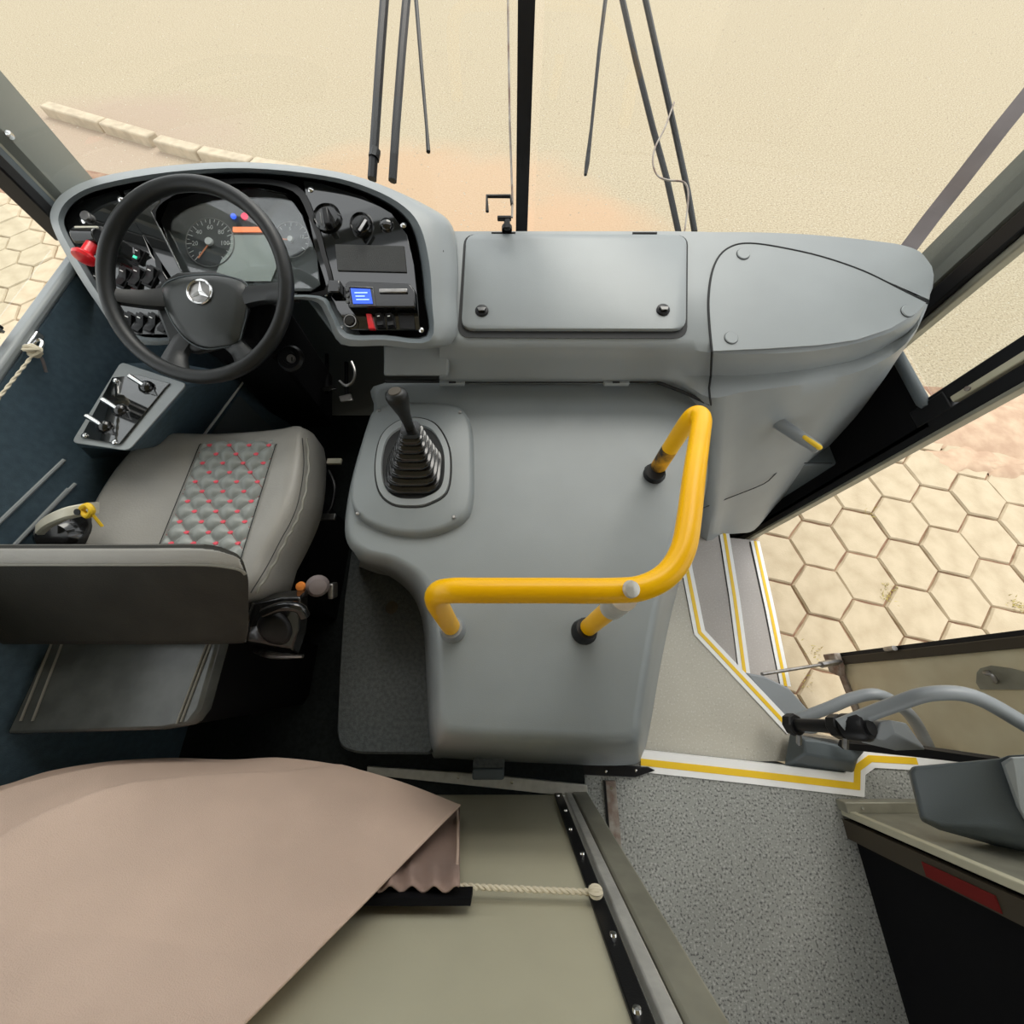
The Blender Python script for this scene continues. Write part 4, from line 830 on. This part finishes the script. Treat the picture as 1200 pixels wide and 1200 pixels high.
b0 = Z(485, 553, ZT+.03); b1 = Z(482, 505, ZT+.155)
rings = []; nlev = 8
def sq(c, hx, hy, tz, k=32, p=4):
    o = []
    for i in range(k):
        t = 2*math.pi*i/k; cx, sy = math.cos(t), math.sin(t); r = (abs(cx)**p+abs(sy)**p)**(-1/p)
        o.append(c+V((cx*r*hx, sy*r*hy, tz)))
    return o
for i in range(85):
    t = i/84; wv = abs(math.sin(math.pi*7*t))**.7
    hx = .066*(1-t)**1.1+.020*t+.009*wv*(1-.4*t); hy = .062*(1-t)**1.1+.018*t+.009*wv*(1-.4*t)
    rings.append(sq(b0.lerp(b1, t-.02*math.cos(math.pi*14*t)), hx, hy, 0))
rings.append(sq(b1, .022, .022, 0)); rings.append(sq(b1+V((0, 0, .012)), .021, .021, 0)); rings.append(sq(b1+V((0, 0, .012)), .01, .01, 0))
obj('boot', MB().loft(rings, True, False, True), M['rubber'], gl_, smooth=50)
s0 = b1+V((0, 0, .0)); s1 = Z(464, 462, .885); ax = (s1-s0).normalized(); L = (s1-s0).length
obj('stick', MB().tube([s0-ax*.03, s0+ax*.05], .010, 14), M['black'], gl_)
obj('knob', MB().lathe([(.011, .010), (.012, .03), (.014, .05), (.019, L*.70), (.023, L*.84), (.0245, L*.95), (.0225, L*1.03), (.016, L*1.07), (.004, L*1.085)], s0, ax, 28, sx=.92, xdir=EU), M['wheelm'], gl_, smooth=80)
obj('knob_inset', MB().lathe([(.014, 0), (.013, .0015), (.001, .002)], s0+ax*(L*1.068)+EN*.001, ax, 20), M['brown'], gl_)

# ------------------------------------------------------------------ yellow rail
yr = thing('yellow_handrail', 'yellow painted bent handrail standing on the engine cover', 'handrail', Z(650, 740, ZT))
main = catmull([Z(*p) for p in [(531, 738, .62), (521, 722, .74), (512, 705, .85), (514, 695, .90), (530, 692, .925), (560, 692, .93), (640, 692, .93), (720, 692, .93), (755, 688, .93), (783, 672, .93), (800, 645, .93), (807, 610, .925), (813, 560, .91), (820, 510, .885), (822, 492, .87), (817, 486, .86), (808, 492, .84), (790, 518, .75), (766, 556, .62)]], 5, False)
obj('rail', MB().tube(main, .0195, 20), M['yellow'], yr, smooth=80)
obj('support_post', MB().tube([Z(684, 740, .62), Z(710, 718, .76), Z(728, 702, .87)], .0185, 20), M['yellow'], yr)
obj('joint_collar', MB().tube([Z(717, 712, .80), Z(731, 700, .885)], .0225, 20), M['alu'], yr)
obj('cap_plug', MB().lathe([(.0135, 0), (.012, .006), (.003, .008)], Z(739, 690.5, .948), (.25, -.2, 1), 20), M['alu'], yr)
for px, py, qx, qy, m in ((531, 738, 529, 735, 'gtube'), (684, 740, 688, 736, 'black'), (766, 556, 768, 552, 'black')):
    obj('base_collar', MB().tube([Z(px, py, .628), Z(px, py, .632), Z(qx, qy, .655)], [.030, .028, .024], 20), M[m], yr)
obj('worn_patch', MB().tube(main[86:91], .0200, 20), mat('worn_paint', (.02, .015, .01), .5, c2=(.9, .43, 0), vs=28, detail=5), yr)

# ------------------------------------------------------------------ small grey grab handle on the dash side
gh = thing('grab_handle', 'short grey grab handle with yellow stripe on the dashboard side', 'grab handle', Z(910, 495, .55))
h0, h1 = D(910, 494, 1.17), D(960, 527, 1.10)
obj('grip', MB().tube([h0, h0.lerp(h1, .06), h0.lerp(h1, .5), h0.lerp(h1, .95), h1], [.017, .019, .018, .015, .010], 18), M['gtube'], gh)
obj('mount', MB().tube([D(905, 493, 1.27), h0], .015, 12), M['black'], gh)
obj('end_mount', MB().tube([h1.lerp(h0, .06), D(945, 518, 1.22)], .009, 12), M['black'], gh)
obj('yellow_stripe', MB().tube([h0.lerp(h1, t)+EN*.0150+EU*-.004 for t in (.52, .56, .75, .92, .96)], [.004, .0075, .008, .0075, .004], 10), M['yline'], gh)

# ------------------------------------------------------------------ bracket and wipers beyond the dash
br = thing('phone_bracket', 'thin dark rod bracket with open hook standing behind the hatch', 'bracket', D(594, 268, .95))
bd = lambda x, y: D(x, y, .96)
obj('base', MB().lathe([(.014, 0), (.014, .01), (.008, .014), (.008, .03)], D(594, 270, 1.0), EU, 14), M['black'], br)
obj('foot', MB().box(bd(591, 256), (.036, .008, .012), (EX, EU, EN)), M['black'], br, bevel=.002)
obj('stem', MB().box(bd(594.5, 263), (.014, .026, .010), (EX, EU, EN)), M['black'], br, bevel=.002)
obj('rod', MB().tube([bd(600, 255), bd(600.5, 235), bd(599, 190), bd(597.5, 150), D(596, 60, .93), D(595, -20, .9)], .0028, 8), M['rust'], br)
obj('hook', MB().tube([bd(571, 248), bd(570.5, 230), bd(598, 230), bd(600, 240)], .0045, 6), M['black'], br)
WP = []
def wiper(label, pts, r, d_hi, extra=None, base=None):
    w_ = thing('wiper_arm', label, 'wiper', D(*pts[0]), 'windshield wipers')
    obj('arm', MB().tube([D(*p) for p in pts], r, 8), M['black'], w_); WP.append(w_); return w_
w1 = wiper('leftmost wiper arm, thick with a joint, outside the windshield', [(436, 210, 1.32), (440, 150, 1.30), (446, 60, 1.30), (452, -20, 1.3)], .016, 0)
obj('joint', MB().tube([D(438, 186, 1.31), D(440, 176, 1.31)], .019, 8), M['black'], w1)
wiper('second wiper arm from the left, leaning beside the leftmost one', [(460, 212, 1.32), (464, 150, 1.30), (471, 60, 1.30), (478, -20, 1.3)], .015, 0)
wiper('short wiper blade tip left of the centre post', [(502, 178, 1.40), (500, 150, 1.40), (494, 80, 1.40), (486, -20, 1.4)], [.008, .006, .007, .008], 0)
wiper('short wiper blade tip right of the centre post', [(686, 205, 1.40), (688, 192, 1.40), (693, 150, 1.40), (702, 60, 1.4), (712, -20, 1.4)], [.006, .009, .006, .007, .008], 0)
wiper('leaning wiper arm right of the post with a washer hose round it', [(795, 272, 1.30), (782, 212, 1.30), (765, 150, 1.30), (745, 70, 1.3), (725, -20, 1.3)], .010, 0)
w6 = wiper('rightmost leaning wiper arm outside the windshield', [(814, 272, 1.30), (806, 225, 1.30), (790, 150, 1.30), (772, 70, 1.3), (752, -20, 1.3)], .010, 0)
wh = thing('washer_hose', 'thin brown washer hose looping between the two right wiper arms', 'hose', D(800, 272, 1.28))
obj('hose_tube', MB().tube(catmull([D(*p) for p in [(802, 273, 1.28), (806, 240, 1.28), (806, 222, 1.28), (800, 213, 1.28), (782, 211, 1.27), (770, 205, 1.28), (765, 190, 1.28), (768, 172, 1.28), (779, 150, 1.28), (790, 120, 1.28)]], 5, False), .003, 6), M['rust'], wh)
ma = thing('corner_bar', 'slanted dull mauve bar outside the right windshield corner', 'mirror arm', D(1070, 283, 1.3))
obj('arm', MB().loft([[D(x-8, y, d), D(x+11, y+6, d), D(x+11, y+6, d+.03), D(x-8, y, d+.03)] for x, y, d in [(1060, 292, 1.26), (1090, 252, 1.20), (1120, 214, 1.13), (1171, 148, 1.02), (1230, 75, .95)]], True, True, True), M['mauve'], ma, smooth=30)  # plain slanted bar leaning past the windshield corner

# ------------------------------------------------------------------ rope and hook on the left wall
rk = thing('wall_hook', 'small chrome hook screwed to the top of the left wall', 'hook', Xp(40, 402, XL))
obj('plate', MB().box(Xp(40, 400, XL+.006), (.012, .05, .018)), M['chrome'], rk, bevel=.003)
obj('hook_arm', MB().tube(catmull([Xp(46, 398, XL+.012), Xp(50, 402, XL+.02), Xp(46, 410, XL+.025), Xp(40, 410, XL+.02)], 4, False), .004, 8), M['chrome'], rk)
def rope(mb, a, b, r, tw=40, n=60, sag=0):
    ax = (b-a).normalized(); u = ax.orthogonal().normalized(); v = ax.cross(u)
    for s in range(2):
        mb.tube([a.lerp(b, i/n)+(u*math.cos(tw*i/n+s*math.pi)+v*math.sin(tw*i/n+s*math.pi))*r*.5-V((0, 0, sag*math.sin(math.pi*i/n))) for i in range(n+1)], r*.62, 6)
    return mb
wr_ = thing('wall_rope', 'thin cream rope tied to the hook on the left wall', 'rope', Xp(40, 412, XL+.02))
obj('rope_line', rope(MB(), Xp(41, 413, XL+.03), Xp(-40, 515, XL+.04), .003), M['rope'], wr_)
mb = MB(); kc = Xp(41, 412, XL+.03)
for k in range(4): mb.tube([kc+V((math.cos(t)*.012, math.sin(t)*.012*math.cos(k*.8), math.sin(t)*.012*math.sin(k*.8)+.002*k)) for t in [2*math.pi*i/16 for i in range(16)]], .004, 6, closed=True)
obj('knot', mb, M['rope'], wr_)
obj('loose_end', MB().tube(catmull([kc, Xp(49, 420, XL+.03), Xp(54, 436, XL+.02)], 4, False), .003, 6), M['mauve'], wr_)

# ------------------------------------------------------------------ box behind the seat
sb = thing('seat_box', 'low box covered in shiny grey vinyl behind the driver seat', 'box', (-.9, -.05, .3))
BZ = .56
bx = [V((-1.12, .08, BZ)), Z(262, 740, BZ), Z(252, 775, BZ), Z(236, 832, BZ), Z(222, 850, BZ), Z(190, 856, BZ), V((-1.12, Z(100, 862, BZ).y, BZ))]
obj('box_body', MB().loft([[V((p.x-.03, p.y, .02)) for p in bx], [p-V((.01, 0, .03)) for p in bx]], True, True, True), M['soft'], sb)
obj('vinyl_top', MB().loft([[p-V((0, 0, .035)) for p in bx], [p-V((0, 0, .015)) for p in bx], [p.lerp(V((-.9, -.02, BZ)), .03) for p in bx]], True, True, True), M['vinyl'], sb, bevel=.006)
for a, b in (((246, 745), (207, 848)), ((250, 745), (212, 846)), ((64, 745), (24, 845)), ((76, 745), (38, 845))): obj('welt', MB().tube([Z(*a, BZ+.002), Z(*b, BZ+.002)], .0025, 6), M['piping'], sb)

# ------------------------------------------------------------------ curtain and rope on the partition
cu = thing('curtain', 'tan cloth curtain draped over the partition rope behind the driver', 'curtain', (-.6, -.3, .4))
far = catmull([Z(*p) for p in [(-60, 930, .60), (0, 921, .58), (60, 903, .52), (130, 892, .46), (200, 888, .43), (270, 890, .42), (330, 888, .41), (400, 897, .40), (470, 916, .39), (540, 943, .38)]], 10, False)
near = catmull([Yp(x, 1230, -.345) for x in (-420, -330, -240, -160, -90, -20, 50, 120, 190, 258)], 10, False)
nJ = 260; rows = []
for j in range(nJ+1):
    t = j/nJ; row = []
    for i in range(len(far)):
        p = far[i].lerp(near[i], t); s = i/(len(far)-1)
        # two long soft pleats sweeping across the cloth
        r = p-CAM; dd_ = -r.dot(EN); qx = 600+F*r.x/dd_; qy = 600-F*r.dot(EU)/dd_
        fold = 0
        for y0_, k_, x1_ in ((958, 70, 330), (1040, 150, 420)):
            w_ = max(0, 1-qx/x1_); e_ = qy-(y0_-k_*(max(0, qx)/x1_)**.8)
            fold += (.05 if x1_ < 400 else .06)*min(1, w_*1.6)*(1/(1+math.exp(-max(-40, min(40, e_/1.1)))))*math.exp(-max(0, e_)/110)
        bulge = .03*math.sin(math.pi*min(1, t*1.2))*math.sin(math.pi*s)
        row.append(p+V((0, .9, .42))*(fold*.8+bulge))
    rows.append(row)
back = [[p-EN*.003 for p in r] for r in rows]
loop = MB().loft(rows, False)
c1_ = obj('curtain_front', loop, M['tan'], cu, smooth=80)
m_ = c1_.modifiers.new('thick', 'SOLIDIFY'); m_.thickness = .003
# inner cloth with gathered heading
gat = []
nc = 50
for j, (py, z, yy) in enumerate([(945, .38, 0), (965, .43, 0), (990, .50, 0), (1010, .56, 0), (1020, .59, 1), (1030, .605, 1), (1040, .62, 1)]):
    row = []
    for i in range(nc+1):
        s = i/nc; px = (538-100*(1-s)*(j+1)/7.0-20*(1-s)) if j < 7 else 0
        px = 400+(539-400)*s if j > 2 else 440+(539-440)*s
        dd = .006*yy*math.sin(s*34)+.003*math.sin(s*9+j)+.008*yy
        row.append(Yp(px, py-4*yy*math.sin(s*34), -.345+dd))
    gat.append(row)
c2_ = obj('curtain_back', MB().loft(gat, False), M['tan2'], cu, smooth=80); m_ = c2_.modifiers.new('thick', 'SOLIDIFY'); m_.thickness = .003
obj('hem', MB().tube([Yp(536, 948, -.342), Yp(536.5, 990, -.342), Yp(535, 1036, -.34)], .003, 6), M['tan'], cu)
obj('dark_void_bar', MB().box(Yp(470, 1050, -.352), (.24, .010, .035)), M['soft'], cu)  # added black bar paints the dark void under the gathered cloth
cr = thing('curtain_rope', 'twisted cream rope stretched across the beige partition', 'rope', Yp(535, 1040, -.35))
obj('rope_line', rope(MB(), Yp(532, 1038, -.35), Yp(700, 1046, -.355), .0045, 70, 110), M['rope'], cr)
mb = MB(); kc = Yp(698, 1045, -.35)
for k in range(4): mb.tube([kc+V((math.cos(t)*.009, math.sin(t)*.007*math.cos(k*.8), math.sin(t)*.007*math.sin(k*.8))) for t in [2*math.pi*i/16 for i in range(16)]], .004, 6, closed=True)
obj('knot', mb, M['rope'], cr)
